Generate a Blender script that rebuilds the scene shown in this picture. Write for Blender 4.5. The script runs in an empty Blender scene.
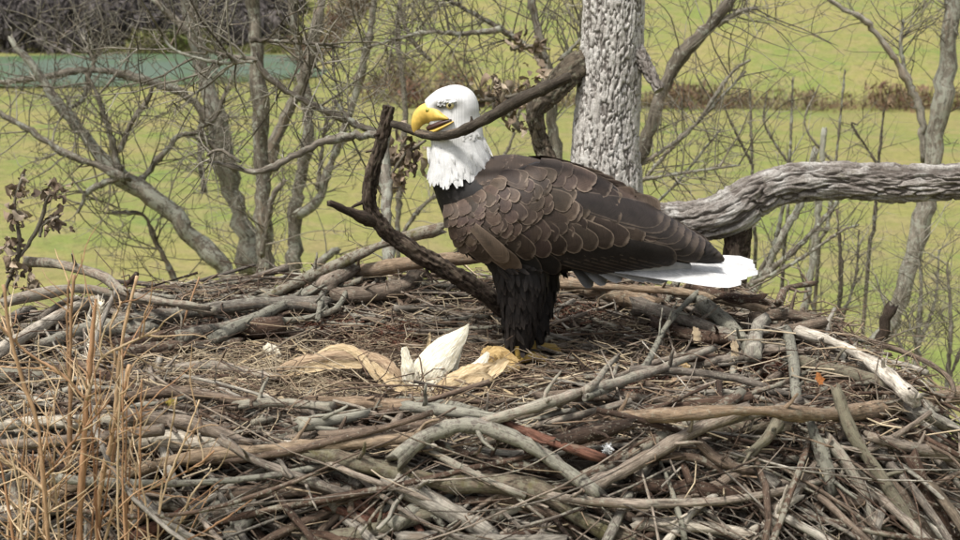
import bpy, bmesh, math, random
import numpy as np
from mathutils import Vector, Matrix, noise as mnoise

rnd = random.Random(11)
rng = np.random.default_rng(11)
R = math.radians
SC = bpy.context.scene
COL = SC.collection

# ------------------------------------------------------------------ camera
CAM = np.array([0.0, -2.9, 0.82])
PITCH = R(12.0)
FPX = 1319.0                       # focal length in photograph pixels (960 wide)
cd = bpy.data.cameras.new('camera')
cam = bpy.data.objects.new('camera', cd); COL.objects.link(cam)
cam.location = CAM; cam.rotation_euler = (R(90) - PITCH, 0, 0)
cd.sensor_width = 36; cd.lens = 36 * FPX / 960
cd.clip_start = 0.05; cd.clip_end = 4000
cd.dof.use_dof = True; cd.dof.focus_distance = 2.85; cd.dof.aperture_fstop = 9
SC.camera = cam

# ------------------------------------------------------------------ sky, sun, exposure
SUN = Vector((-0.35, -0.38, 1.0)).normalized()
w = bpy.data.worlds.new('World'); SC.world = w; w.use_nodes = True
wt = w.node_tree; wt.nodes.clear()
sky = wt.nodes.new('ShaderNodeTexSky'); sky.sky_type = 'NISHITA'; sky.sun_disc = False
sky.sun_elevation = math.asin(SUN.z); sky.sun_rotation = math.atan2(SUN.x, SUN.y)
sky.air_density = 1.0; sky.dust_density = 4.0; sky.ozone_density = 1.0
hs = wt.nodes.new('ShaderNodeHueSaturation'); hs.inputs['Saturation'].default_value = 0.35
bg = wt.nodes.new('ShaderNodeBackground'); bg.inputs['Strength'].default_value = 0.072
wo = wt.nodes.new('ShaderNodeOutputWorld')
wt.links.new(sky.outputs[0], hs.inputs['Color']); wt.links.new(hs.outputs[0], bg.inputs[0])
wt.links.new(bg.outputs[0], wo.inputs[0])
sl = bpy.data.lights.new('sun', 'SUN'); sl.energy = 1.5; sl.angle = R(10); sl.color = (1, .975, .945)
so = bpy.data.objects.new('sun', sl); COL.objects.link(so)
so.rotation_euler = (-SUN).to_track_quat('-Z', 'Y').to_euler()
SC.view_settings.view_transform = 'Standard'; SC.view_settings.look = 'None'
SC.view_settings.gamma = 1.0; SC.view_settings.exposure = 1.62

# ------------------------------------------------------------------ pixel <-> world
FWD = np.array([0, math.cos(PITCH), -math.sin(PITCH)])
UP = np.array([0, math.sin(PITCH), math.cos(PITCH)])

def ray(px, py):
    return FWD * FPX + np.array([1.0, 0, 0]) * (px - 480) + UP * (270 - py)

def P(px, py, Y=0.0):
    r = ray(px, py)
    return CAM + r * ((Y - CAM[1]) / r[1])

def to_px(p):
    d = np.asarray(p) - CAM
    z = d @ FWD
    return 480 + FPX * d[..., 0] / z, 270 - FPX * (d @ UP) / z

def mpp(Y):                        # metres per photograph pixel at depth Y
    return (Y - CAM[1]) / math.cos(PITCH) / FPX

def sstep(a, b, x):
    t = np.clip((x - a) / (b - a), 0, 1)
    return t * t * (3 - 2 * t)

def ncx(y): return -.14 + .14 * sstep(.0, -.75, y)

def hf(x, y):                      # top of the nest
    r = (np.abs((x - ncx(y)) / 1.14) ** 2.4 + np.abs((y + .08) / .80) ** 2.4 + 1e-9) ** (1 / 2.4)
    return .055 * sstep(.35, .78, r) - 1.75 * np.maximum(0, r - .86) ** 1.08 - .01

def on_nest(px, py, lift=0.0):     # where the ray through a pixel meets the nest top
    r = ray(px, py); r = r / np.linalg.norm(r)
    t = 1.2
    for _ in range(700):
        p = CAM + r * t
        if p[2] <= hf(p[0], p[1]) + lift: return p
        t += .006
    return CAM + r * 3.4

# ------------------------------------------------------------------ mesh builder
class MB:
    def __init__(s):
        s.v = []; s.q = []; s.t = []; s.b = []; s.c = []; s.n = 0
    def add(s, v, quads=None, tris=None, bark=None, tint=None):
        v = np.asarray(v, float); k = len(v)
        s.v.append(v)
        if quads is not None and len(quads): s.q.append(np.asarray(quads, int) + s.n)
        if tris is not None and len(tris): s.t.append(np.asarray(tris, int) + s.n)
        s.b.append(v if bark is None else np.asarray(bark, float))
        tint = (.5, .5, .5) if tint is None else tint
        t = np.asarray(tint, float)
        s.c.append(np.tile(t, (k, 1)) if t.ndim == 1 else t)
        s.n += k
    def mesh(s, name, origin=None, smooth=True):
        v = np.concatenate(s.v)
        if origin is not None: v = v - np.asarray(origin)
        m = bpy.data.meshes.new(name)
        q = np.concatenate(s.q) if s.q else np.zeros((0, 4), int)
        t = np.concatenate(s.t) if s.t else np.zeros((0, 3), int)
        m.vertices.add(len(v)); m.vertices.foreach_set('co', v.ravel())
        m.loops.add(q.size + t.size)
        m.loops.foreach_set('vertex_index', np.concatenate([q.ravel(), t.ravel()]).astype(np.int32))
        m.polygons.add(len(q) + len(t))
        ls = np.concatenate([np.arange(len(q)) * 4, q.size + np.arange(len(t)) * 3]).astype(np.int32)
        m.polygons.foreach_set('loop_start', ls)
        m.polygons.foreach_set('use_smooth', np.full(len(ls), smooth))
        m.update(calc_edges=True)
        for nm, arr in (('bark', s.b), ('tint', s.c)):
            a = m.attributes.new(nm, 'FLOAT_VECTOR', 'POINT')
            a.data.foreach_set('vector', np.concatenate(arr).astype(np.float32).ravel())
        return m
    def build(s, name, mat, parent=None, origin=None, smooth=True):
        if not s.v: return None
        if origin is None:
            if parent is not None: origin = np.array(parent.matrix_world.translation) if parent.parent is None else None
        o = bpy.data.objects.new(name, None if False else s.mesh(name, None, smooth))
        o.data.materials.append(mat); COL.objects.link(o)
        if parent is not None:
            o.parent = parent
            o.matrix_parent_inverse = WM[parent].inverted()
        WM[o] = Matrix.Identity(4)
        return o
WM = {}

def tag(o, label=None, cat=None, group=None, kind=None):
    if label: o['label'] = label
    if cat: o['category'] = cat
    if group: o['group'] = group
    if kind: o['kind'] = kind
    return o

def thing(name, loc, label, cat, group=None):
    o = bpy.data.objects.new(name, None); o.empty_display_size = .05
    o.location = loc; COL.objects.link(o)
    WM[o] = Matrix.Translation(Vector(loc))
    return tag(o, label, cat, group)

def catmull(pts, n):
    pts = np.asarray(pts, float)
    if len(pts) == 2:
        return pts[0] + (pts[1] - pts[0]) * np.linspace(0, 1, n)[:, None]
    p = np.vstack([2 * pts[0] - pts[1], pts, 2 * pts[-1] - pts[-2]])
    seg = np.linalg.norm(np.diff(pts[:, :min(3, pts.shape[1])], axis=0), axis=1) + 1e-9
    u = np.concatenate([[0], np.cumsum(seg)]); u /= u[-1]
    out = []
    for x in np.linspace(0, 1, n):
        i = min(max(np.searchsorted(u, x, side='right') - 1, 0), len(pts) - 2)
        t = (x - u[i]) / (u[i + 1] - u[i])
        a, b, c, d = p[i], p[i + 1], p[i + 2], p[i + 3]
        out.append(.5 * (2 * b + (c - a) * t + (2 * a - 5 * b + 4 * c - d) * t * t + (3 * b - a - 3 * c + d) * t ** 3))
    return np.array(out)

def nrm(a): return a / (np.linalg.norm(a, axis=-1, keepdims=True) + 1e-12)

def frames(pts):
    T = nrm(np.gradient(pts, axis=0))
    mean = np.abs(nrm(T.mean(0)))
    ref = np.eye(3)[int(np.argmin(mean))]
    N = np.zeros_like(T); N[0] = nrm(ref - (ref @ T[0]) * T[0])
    for i in range(1, len(T)):
        N[i] = nrm(N[i - 1] - (N[i - 1] @ T[i]) * T[i])
    return T, N, np.cross(T, N)

def tube(mb, pts, rad, sides=6, tint=None, lump=.06, caps=True):
    pts = np.asarray(pts, float); n = len(pts)
    rad = np.asarray(rad, float)
    if rad.ndim == 0: rad = np.full(n, float(rad))
    T, N, B = frames(pts)
    th = np.arange(sides) * 2 * math.pi / sides
    rr = rad[:, None] * (1 + lump * rng.standard_normal((n, sides)) * .7 + lump * rng.standard_normal((n, 1)))
    if lump >= .06 and n > 7: rr = rr * (1 + .16 * np.interp(np.arange(n), np.linspace(0, n - 1, max(3, n // 3)), rng.standard_normal(max(3, n // 3))))[:, None]
    v = pts[:, None, :] + rr[:, :, None] * (np.cos(th)[None, :, None] * N[:, None, :] + np.sin(th)[None, :, None] * B[:, None, :])
    s = np.concatenate([[0], np.cumsum(np.linalg.norm(np.diff(pts, axis=0), axis=1))])
    off = rng.uniform(-20, 20, 3)
    r0 = rad.mean()
    bk = np.stack([np.broadcast_to(np.cos(th) * r0, (n, sides)), np.broadcast_to(np.sin(th) * r0, (n, sides)),
                   np.broadcast_to(s[:, None], (n, sides))], -1) + off
    i = np.arange(n - 1)[:, None] * sides; j = np.arange(sides)[None, :]; j2 = (j + 1) % sides
    q = np.stack([i + j, i + j2, i + sides + j2, i + sides + j], -1).reshape(-1, 4)
    if caps and sides >= 8 and lump >= .06:
        v[0] -= T[0] * (rng.uniform(-.5, 1.3, (sides, 1)) * rad[0]); v[-1] += T[-1] * (rng.uniform(-.5, 1.3, (sides, 1)) * rad[-1])
    v = v.reshape(-1, 3); bk = bk.reshape(-1, 3); tris = []
    if caps:
        v = np.vstack([v, pts[0] - T[0] * rad[0] * .15, pts[-1] + T[-1] * rad[-1] * .15])
        bk = np.vstack([bk, bk[0], bk[-1]])
        a = n * sides; e = (n - 1) * sides
        jj = np.arange(sides); jn = (jj + 1) % sides
        tris = np.vstack([np.stack([np.full(sides, a), jn, jj], -1), np.stack([np.full(sides, a + 1), e + jj, e + jn], -1)])
    mb.add(v, q, tris, bk, tint)

def sheet(mb, G, bark=None, tint=None):    # G: (n, m, 3) grid of points
    n, m = G.shape[:2]
    i = np.arange(n - 1)[:, None] * m; j = np.arange(m - 1)[None, :]
    q = np.stack([i + j, i + j + 1, i + m + j + 1, i + m + j], -1).reshape(-1, 4)
    mb.add(G.reshape(-1, 3), q, None, None if bark is None else bark.reshape(-1, 3), None if tint is None else (tint if np.ndim(tint) == 1 else tint.reshape(-1, 3)))

# ------------------------------------------------------------------ materials
class NT:
    def __init__(s, name):
        s.m = bpy.data.materials.new(name); s.m.use_nodes = True
        s.t = s.m.node_tree; s.t.nodes.clear()
        s.out = s.t.nodes.new('ShaderNodeOutputMaterial')
        s.p = s.t.nodes.new('ShaderNodeBsdfPrincipled'); s.t.links.new(s.p.outputs[0], s.out.inputs[0])
    def set(s, sock, v):
        if isinstance(v, bpy.types.NodeSocket): s.t.links.new(v, sock)
        elif isinstance(v, (tuple, list)) and len(v) == 3 and sock.type == 'RGBA': sock.default_value = (*v, 1)
        else: sock.default_value = v
    def n(s, typ, ins=None, out=0, **props):
        nd = s.t.nodes.new(typ)
        for k, v in props.items(): setattr(nd, k, v)
        for k, v in (ins or {}).items(): s.set(nd.inputs[k], v)
        return nd.outputs[out]
    def attr(s, name, out='Vector'): return s.n('ShaderNodeAttribute', attribute_name=name, out=out)
    def noise(s, vec, scale, detail=4, rough=.55, out=0): return s.n('ShaderNodeTexNoise', {'Vector': vec, 'Scale': scale, 'Detail': detail, 'Roughness': rough}, out)
    def mul(s, vec, f): return s.n('ShaderNodeVectorMath', {0: vec, 1: f}, operation='MULTIPLY')
    def math(s, op, a, b=0.0, c=0.0): return s.n('ShaderNodeMath', {0: a, 1: b, 2: c}, operation=op)
    def mix(s, f, a, b, mode='MIX'):
        nd = s.t.nodes.new('ShaderNodeMix'); nd.data_type = 'RGBA'; nd.blend_type = mode
        s.set(nd.inputs[0], f); s.set(nd.inputs[6], a); s.set(nd.inputs[7], b)
        return nd.outputs[2]
    def ramp(s, f, stops, interp='LINEAR'):
        nd = s.t.nodes.new('ShaderNodeValToRGB'); cr = nd.color_ramp; cr.interpolation = interp
        while len(cr.elements) < len(stops): cr.elements.new(.5)
        for e, (p, c) in zip(cr.elements, stops):
            e.position = p; e.color = (c, c, c, 1) if not isinstance(c, (tuple, list)) else (*c, 1)
        s.set(nd.inputs[0], f); return nd.outputs[0]
    def bump(s, h, strength, dist): return s.n('ShaderNodeBump', {'Height': h, 'Strength': strength, 'Distance': dist})
    def fin(s, col, rough=.85, normal=None, spec=.25):
        s.set(s.p.inputs['Base Color'], col); s.set(s.p.inputs['Roughness'], rough)
        s.set(s.p.inputs['Specular IOR Level'], spec)
        if normal is not None: s.set(s.p.inputs['Normal'], normal)
        return s.m

def bark_mat(name, palette, lichen=(.29, .285, .22), lich=.5, moss=(.10, .09, .03), grain=1.0, bump=.5):
    k = NT(name); b = k.attr('bark'); t = k.attr('tint')
    sx = k.n('ShaderNodeSeparateXYZ', {0: t}, 0); sy = k.n('ShaderNodeSeparateXYZ', {0: t}, 1); sz = k.n('ShaderNodeSeparateXYZ', {0: t}, 2)
    base = k.ramp(sx, [(i / max(1, len(palette) - 1), c) for i, c in enumerate(palette)])
    g = k.noise(k.mul(b, (1, 1, .12)), 420 * grain, 5, .7)
    g2 = k.noise(k.mul(b, (1, 1, .35)), 60 * grain, 5, .65)
    col = k.mix(1.0, base, k.ramp(g, [(.3, (.4, .38, .37)), (.62, (1.45, 1.42, 1.38))]), 'MULTIPLY')
    col = k.mix(1.0, col, k.ramp(g2, [(.3, (.5, .48, .46)), (.65, (1.35, 1.35, 1.35))]), 'MULTIPLY')
    pe = k.noise(k.mul(b, (1, 1, .22)), 38 * grain, 4, .6)
    col = k.mix(k.math('MULTIPLY', k.ramp(pe, [(.60, 0.0), (.64, 1.0)]), .6), col, (.19, .145, .105))
    ln = k.noise(b, 75 * grain, 6, .72)
    lm = k.math('MULTIPLY', k.ramp(k.math('ADD', ln, k.math('MULTIPLY', k.math('SUBTRACT', sy, .5), .35)), [(.55, 0.0), (.62, 1.0)]), lich)
    col = k.mix(lm, col, lichen)
    mn = k.noise(b, 30 * grain, 5, .7)
    mm = k.math('MULTIPLY', k.ramp(k.math('ADD', mn, k.math('MULTIPLY', k.math('SUBTRACT', sz, .5), .8)), [(.72, 0.0), (.85, 1.0)]), .75)
    col = k.mix(mm, col, moss)
    sp_ = k.noise(b, 210 * grain, 3, .6)
    col = k.mix(k.math('MULTIPLY', k.ramp(sp_, [(.62, 0.0), (.68, 1.0)]), lich * .8), col, tuple(min(.5, q * 1.35) for q in lichen))
    cr = k.noise(k.mul(b, (1, 1, .08)), 190 * grain, 4, .75)
    col = k.mix(k.math('MULTIPLY', k.ramp(cr, [(.36, 1.0), (.44, 0.0)]), .6), col, (.02, .016, .013))
    h = k.math('ADD', k.math('MULTIPLY', g, .5), k.math('ADD', g2, k.math('MULTIPLY', ln, .6)))
    return k.fin(col, .9, k.bump(h, bump, .006), .15)

M = {}
M['stick'] = bark_mat('stick_bark', [(.018, .013, .010), (.070, .045, .032), (.11, .085, .064), (.20, .17, .138), (.075, .066, .056), (.28, .26, .22)])
M['stick_red'] = bark_mat('stick_red_bark', [(.085, .04, .028), (.12, .06, .042)], lich=.15)
M['stick_tan'] = bark_mat('stick_tan_bark', [(.17, .125, .085), (.25, .2, .14)], lich=.3)
M['stick_pale'] = bark_mat('weathered_wood', [(.30, .27, .22), (.42, .39, .33)], lich=.2)
M['stick_moss'] = bark_mat('mossy_bark', [(.075, .06, .043), (.12, .10, .075)], lichen=(.17, .16, .11), lich=.6, moss=(.095, .085, .035))
M['tree_bark'] = bark_mat('tree_bark', [(.05, .042, .033), (.115, .102, .082), (.20, .185, .155)], lichen=(.30, .31, .25), lich=.6, moss=(.11, .115, .05), grain=.3, bump=.8)
M['twig'] = bark_mat('twig_bark', [(.05, .042, .032), (.12, .108, .085), (.24, .225, .19)], lich=.4, grain=.6, bump=.3)
M['dark_branch'] = bark_mat('dark_branch_bark', [(.030, .022, .017), (.055, .042, .032)], lichen=(.10, .09, .06), lich=.5)
M['held'] = bark_mat('held_stick_bark', [(.035, .029, .023), (.055, .046, .036)], lich=.15)

M['mossy_limb'] = bark_mat('mossy_limb_bark', [(.05, .042, .032), (.09, .075, .055)], lichen=(.17, .17, .12), lich=.5, moss=(.10, .085, .025), grain=.6)

def big_bark(name, c0, c1, lich, moss, inner=(.075, .062, .052)):
    k = NT(name); b = k.attr('bark'); t = k.attr('tint')
    sx = k.n('ShaderNodeSeparateXYZ', {0: t}, 0)
    g = k.noise(k.mul(b, (1, 1, .3)), 70, 6, .7); g2 = k.noise(b, 14, 5, .65); g3 = k.noise(b, 260, 3, .6)
    col = k.mix(k.ramp(g, [(.32, 0.0), (.68, 1.0)]), c0, c1)
    col = k.mix(k.math('MULTIPLY', k.ramp(g2, [(.5, 0.0), (.64, 1.0)]), .65), col, lich)
    col = k.mix(k.math('MULTIPLY', k.ramp(k.noise(b, 22, 6, .75), [(.58, 0.0), (.68, 1.0)]), .5), col, moss)
    col = k.mix(1.0, col, k.ramp(g3, [(.3, (.7, .7, .7)), (.7, (1.25, 1.25, 1.25))]), 'MULTIPLY')
    col = k.mix(k.math('MULTIPLY', k.ramp(sx, [(.15, 1.0), (.6, 0.0)]), .8), col, inner)
    h = k.math('ADD', g, k.math('MULTIPLY', g3, .4))
    return k.fin(col, .92, k.bump(h, .7, .006), .12)
M['trunk'] = big_bark('trunk_bark', (.25, .225, .20), (.50, .475, .43), (.56, .54, .50), (.25, .25, .2))
M['limb'] = big_bark('limb_bark', (.085, .07, .06), (.27, .245, .215), (.42, .405, .37), (.11, .10, .06))

def plain_tint(name, palette, scale=300, rough=.8, spec=.2, trans=0.0):
    k = NT(name); b = k.attr('bark'); t = k.attr('tint')
    sx = k.n('ShaderNodeSeparateXYZ', {0: t}, 0); sy = k.n('ShaderNodeSeparateXYZ', {0: t}, 1)
    base = k.ramp(sx, [(i / max(1, len(palette) - 1), c) for i, c in enumerate(palette)])
    g = k.noise(k.mul(b, (1, 1, .1)), scale, 3, .6)
    col = k.mix(1.0, base, k.ramp(g, [(.3, (.6, .58, .55)), (.7, (1.25, 1.25, 1.25))]), 'MULTIPLY')
    col = k.mix(1.0, col, k.ramp(sy, [(0, (.6, .6, .6)), (1, (1.3, 1.3, 1.3))]), 'MULTIPLY')
    return k.fin(col, rough, None, spec)
M['straw'] = plain_tint('dry_straw', [(.05, .034, .024), (.12, .08, .055), (.22, .16, .105), (.40, .33, .22), (.16, .13, .105)])
M['needles'] = plain_tint('red_needles', [(.10, .045, .03), (.16, .078, .05)])
M['weed'] = plain_tint('tan_weed_stalk', [(.26, .135, .07), (.42, .28, .16), (.54, .43, .28)])
M['dead_leaf'] = plain_tint('curled_dead_leaf', [(.10, .072, .05), (.22, .165, .115), (.34, .28, .21)])

def husk_mat(name, c0, c1, ribs=60):
    k = NT(name); b = k.attr('bark')
    l = k.noise(k.mul(b, (ribs, 1.5, 1)), 1.0, 4, .6); s = k.noise(k.mul(b, (5, 2, 1)), 1.2, 4, .6)
    col = k.mix(k.ramp(l, [(.35, 0.0), (.65, 1.0)]), c0, c1)
    col = k.mix(k.math('MULTIPLY', k.ramp(s, [(.5, 0.0), (.75, 1.0)]), .35), col, tuple(x * .6 for x in c0))
    m = k.fin(col, .55, k.bump(l, .8, .006), .3)
    return m
M['husk_white'] = husk_mat('pale_corn_husk', (.56, .49, .33), (.80, .76, .63), 9)
M['husk_tan'] = husk_mat('tan_corn_husk', (.36, .25, .125), (.60, .48, .30), 9)
M['husk_brown'] = husk_mat('brown_corn_husk', (.22, .14, .08), (.48, .36, .23), 9)
M['gold'] = husk_mat('golden_dry_leaf', (.28, .175, .06), (.48, .34, .15), 8)
M['orange'] = husk_mat('orange_leaf', (.36, .12, .03), (.5, .2, .06))
M['yellow'] = husk_mat('yellow_leaf', (.38, .29, .05), (.48, .38, .09))
M['chip'] = husk_mat('pale_wood_chip', (.30, .22, .13), (.46, .37, .24), 14)

def feather_mat():
    k = NT('feather'); b = k.attr('bark'); t = k.attr('tint')
    # bark: x = 0 at the shaft to 1 at the rim, y = barb coordinate, z = how pale the rim is ; tint = base colour
    e = k.n('ShaderNodeSeparateXYZ', {0: b}, 0); y = k.n('ShaderNodeSeparateXYZ', {0: b}, 1); z = k.n('ShaderNodeSeparateXYZ', {0: b}, 2)
    cv = k.n('ShaderNodeCombineXYZ', {0: k.math('MULTIPLY', y, 60.0), 1: k.math('MULTIPLY', e, 2.0), 2: z})
    barb = k.noise(cv, 1.0, 3, .6)
    pos = k.n('ShaderNodeNewGeometry', out=0)
    blot = k.noise(pos, 30, 4, .6)
    col = k.mix(1.0, t, k.ramp(barb, [(.3, (.62, .62, .62)), (.7, (1.3, 1.3, 1.3))]), 'MULTIPLY')
    col = k.mix(1.0, col, k.ramp(blot, [(.3, (.75, .75, .75)), (.7, (1.2, 1.2, 1.2))]), 'MULTIPLY')
    ef = k.math('MULTIPLY', k.ramp(k.math('ADD', e, k.math('MULTIPLY', k.math('SUBTRACT', blot, .5), .3)), [(.86, 0.0), (.98, 1.0)]), z)
    col = k.mix(1.0, col, k.ramp(k.math('MULTIPLY', e, z), [(.0, (.72, .72, .72)), (.8, (1.3, 1.28, 1.25))]), 'MULTIPLY')
    col = k.mix(ef, col, (.215, .165, .125))
    return k.fin(col, .62, k.bump(barb, .35, .0015), .25)
M['feather'] = feather_mat()

def simple(name, c, rough=.4, spec=.5, nscale=60, var=.25):
    k = NT(name); pos = k.n('ShaderNodeTexCoord', out=3)
    g = k.noise(pos, nscale, 4, .6)
    col = k.mix(1.0, c, k.ramp(g, [(.3, (1 - var,) * 3), (.7, (1 + var,) * 3)]), 'MULTIPLY')
    return k.fin(col, rough, k.bump(g, .15, .002), spec)
M['beak'] = simple('beak_horn', (.55, .37, .08), .5, .35, 55, .28)
M['mouth'] = simple('mouth_lining', (.045, .018, .012), .5)
M['iris'] = simple('iris', (.55, .47, .22), .15)
M['pupil'] = simple('pupil', (.008, .007, .006), .1)
M['foot'] = simple('foot_skin', (.30, .20, .05), .6, .3, 200)
M['talon'] = simple('talon_horn', (.012, .011, .01), .3)
M['nostril'] = simple('nostril', (.25, .25, .03), .5)
M['fluff'] = simple('white_down', (.8, .8, .78), .8, .1)

# ------------------------------------------------------------------ land
GZ = -18.0
def hill_start(x): return 212 + 190 * sstep(-12, -60, x) 
def terrain(x, y):
    d = np.maximum(0, y - hill_start(x))
    return GZ + .19 * d * sstep(0, 30, d) * (1 - .25 * sstep(100, 320, d)) + .35 * np.sin(x * .05 + 1) * np.sin(y * .043) - 3e-4 * 0
def field_mat():
    k = NT('pasture_grass'); pos = k.n('ShaderNodeTexCoord', out=3)
    a = k.noise(pos, .35, 5, .62); b = k.noise(pos, 1.1, 5, .65)
    c = k.noise(pos, .05, 4, .55); f = k.noise(pos, 5, 4, .7)
    col = k.mix(k.ramp(c, [(.38, 0.0), (.62, 1.0)]), (.215, .20, .07), (.155, .187, .052))
    col = k.mix(k.math('MULTIPLY', k.ramp(a, [(.46, 0.0), (.62, 1.0)]), .6), col, (.25, .20, .10))
    col = k.mix(k.math('MULTIPLY', k.ramp(b, [(.50, 0.0), (.64, 1.0)]), .6), col, (.10, .105, .042))
    col = k.mix(k.math('MULTIPLY', k.ramp(k.noise(pos, .09, 4, .6), [(.54, 0.0), (.66, 1.0)]), .45), col, (.20, .16, .085))
    col = k.mix(k.math('MULTIPLY', k.ramp(k.noise(pos, .14, 3), [(.62, 0.0), (.70, 1.0)]), .5), col, (.11, .17, .05))
    col = k.mix(1.0, col, k.ramp(f, [(.3, (.7, .7, .7)), (.7, (1.25, 1.25, 1.25))]), 'MULTIPLY')
    return k.fin(col, 1.0, k.bump(k.math('ADD', f, k.math('MULTIPLY', b, 2.0)), .6, .12), .05)
M['field'] = field_mat()
xs = np.linspace(-700, 700, 201); ys = np.concatenate([np.linspace(-400, 150, 60), np.linspace(155, 520, 120), np.linspace(530, 1000, 40)])
X, Y = np.meshgrid(xs, ys)
mb = MB(); sheet(mb, np.stack([X, Y, terrain(X, Y)], -1))
tag(mb.build('field', M['field']), kind='structure')

def water_mat():
    k = NT('pond_water'); pos = k.n('ShaderNodeTexCoord', out=3)
    g = k.noise(k.mul(pos, (.2, 1, 1)), .5, 4, .6); c = k.noise(k.mul(pos, (1, .35, 1)), .035, 3)
    col = k.mix(k.ramp(c, [(.42, 0.0), (.58, 1.0)]), (.075, .105, .072), (.055, .098, .033))
    return k.fin(col, .55, k.bump(g, .15, .2), .1)
M['water'] = water_mat()
mb = MB()
g = []
for t in np.linspace(0, 1, 41):
    ang = t * 2 * math.pi
    g.append([math.cos(ang) * 75 - 95 + 6 * math.sin(3 * ang), 322 + math.sin(ang) * 66 + 5 * math.sin(2 * ang)])
g = np.array(g); cen = np.array([-95, 322])
rings = [np.column_stack([cen + (g - cen) * s, np.full(41, GZ + .42)]) for s in (.01, .35, .7, 1)]
sheet(mb, np.array(rings)); tag(mb.build('pond', M['water']), kind='structure')

def clumps(name, spots, mat, label, cat, leafs=60, spread=1.0, seed=1, kind='stuff', stems=True):
    r = np.random.default_rng(seed); mb = MB()
    for (x, y, h, wd) in spots:
        z = float(terrain(np.array(x), np.array(y)))
        tn = (r.uniform(0, 1), r.uniform(0, 1), r.uniform(0, 1))
        k = leafs
        c = np.array([x, y, z]) + r.normal(0, 1, (k, 3)) * [wd * .4, wd * .4, 0] + np.column_stack([np.zeros(k), np.zeros(k), r.uniform(0, 1, k) ** .8 * h])
        d = nrm(r.normal(0, 1, (k, 3)) * [.6, .6, 1] + [0, 0, .5]); s = nrm(np.cross(d, r.normal(0, 1, (k, 3))))
        L = r.uniform(.25, .6, (k, 1)) * h * .5; W = L * r.uniform(.08, .25, (k, 1))
        v = np.stack([c - d * L, c + s * W, c + d * L, c - s * W], 1).reshape(-1, 3)
        q = np.arange(4 * k).reshape(-1, 4)
        mb.add(v, q, None, v, np.clip(np.array(tn) + r.normal(0, .15, 3), 0, 1))
    return tag(mb.build(name, mat, smooth=False), label, cat, kind=kind)
M['bramble'] = plain_tint('russet_scrub', [(.13, .065, .045), (.16, .105, .065), (.18, .145, .08), (.12, .085, .06)], 3)
M['wood'] = plain_tint('bare_grey_woods', [(.045, .04, .038), (.085, .075, .07), (.12, .105, .1)], 2)
M['olive'] = plain_tint('olive_bank', [(.10, .13, .03), (.16, .15, .06), (.09, .10, .035)], 3)
q = np.random.default_rng(4)
sp = [(x + q.normal(0, 2), 212 + q.normal(0, 3.0), q.uniform(1.0, 3.2) * (1 + .5 * math.sin(x * .3) * math.sin(x * .13)), q.uniform(1.5, 4)) for x in np.linspace(-9, 110, 300)]
clumps('scrub_hedge', sp, M['bramble'], 'low russet scrub running along the foot of the green hillside', 'scrub', 55, seed=3)
sp = [(q.uniform(-20, -2), 216 + q.uniform(0, 22), q.uniform(1, 4.5), 4.0) for _ in range(45)] + [(q.uniform(-48, -20), 330 + q.uniform(0, 60), q.uniform(3, 7), 4.0) for _ in range(90)]
clumps('brown_thicket', sp, M['bramble'], 'brown thicket on the bank to the left of the hillside', 'thicket', 60, seed=6)
sp = [(q.uniform(-190, -62), 400 + q.uniform(0, 75), q.uniform(6, 13), 5.0) for _ in range(420)]
clumps('bare_woods', sp, M['wood'], 'dark grey bare woods beyond the pond', 'woods', 90, seed=8)
sp = [(q.uniform(-112, -40), 389 + q.uniform(0, 8), q.uniform(1.2, 3), 3.5) for _ in range(110)] + [(q.uniform(-104, -82), 393 + q.uniform(0, 8), q.uniform(4, 8), 4) for _ in range(26)]
sp += [(x + q.normal(0, 2), 258 + 8 * math.sin(x * .1) + q.normal(0, 7), q.uniform(.4, 1.5), 5) for x in np.linspace(-150, -28, 230)]
clumps('bank_scrub', sp, M['olive'], 'olive green scrub on the far bank of the pond', 'scrub', 70, seed=9)

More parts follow.
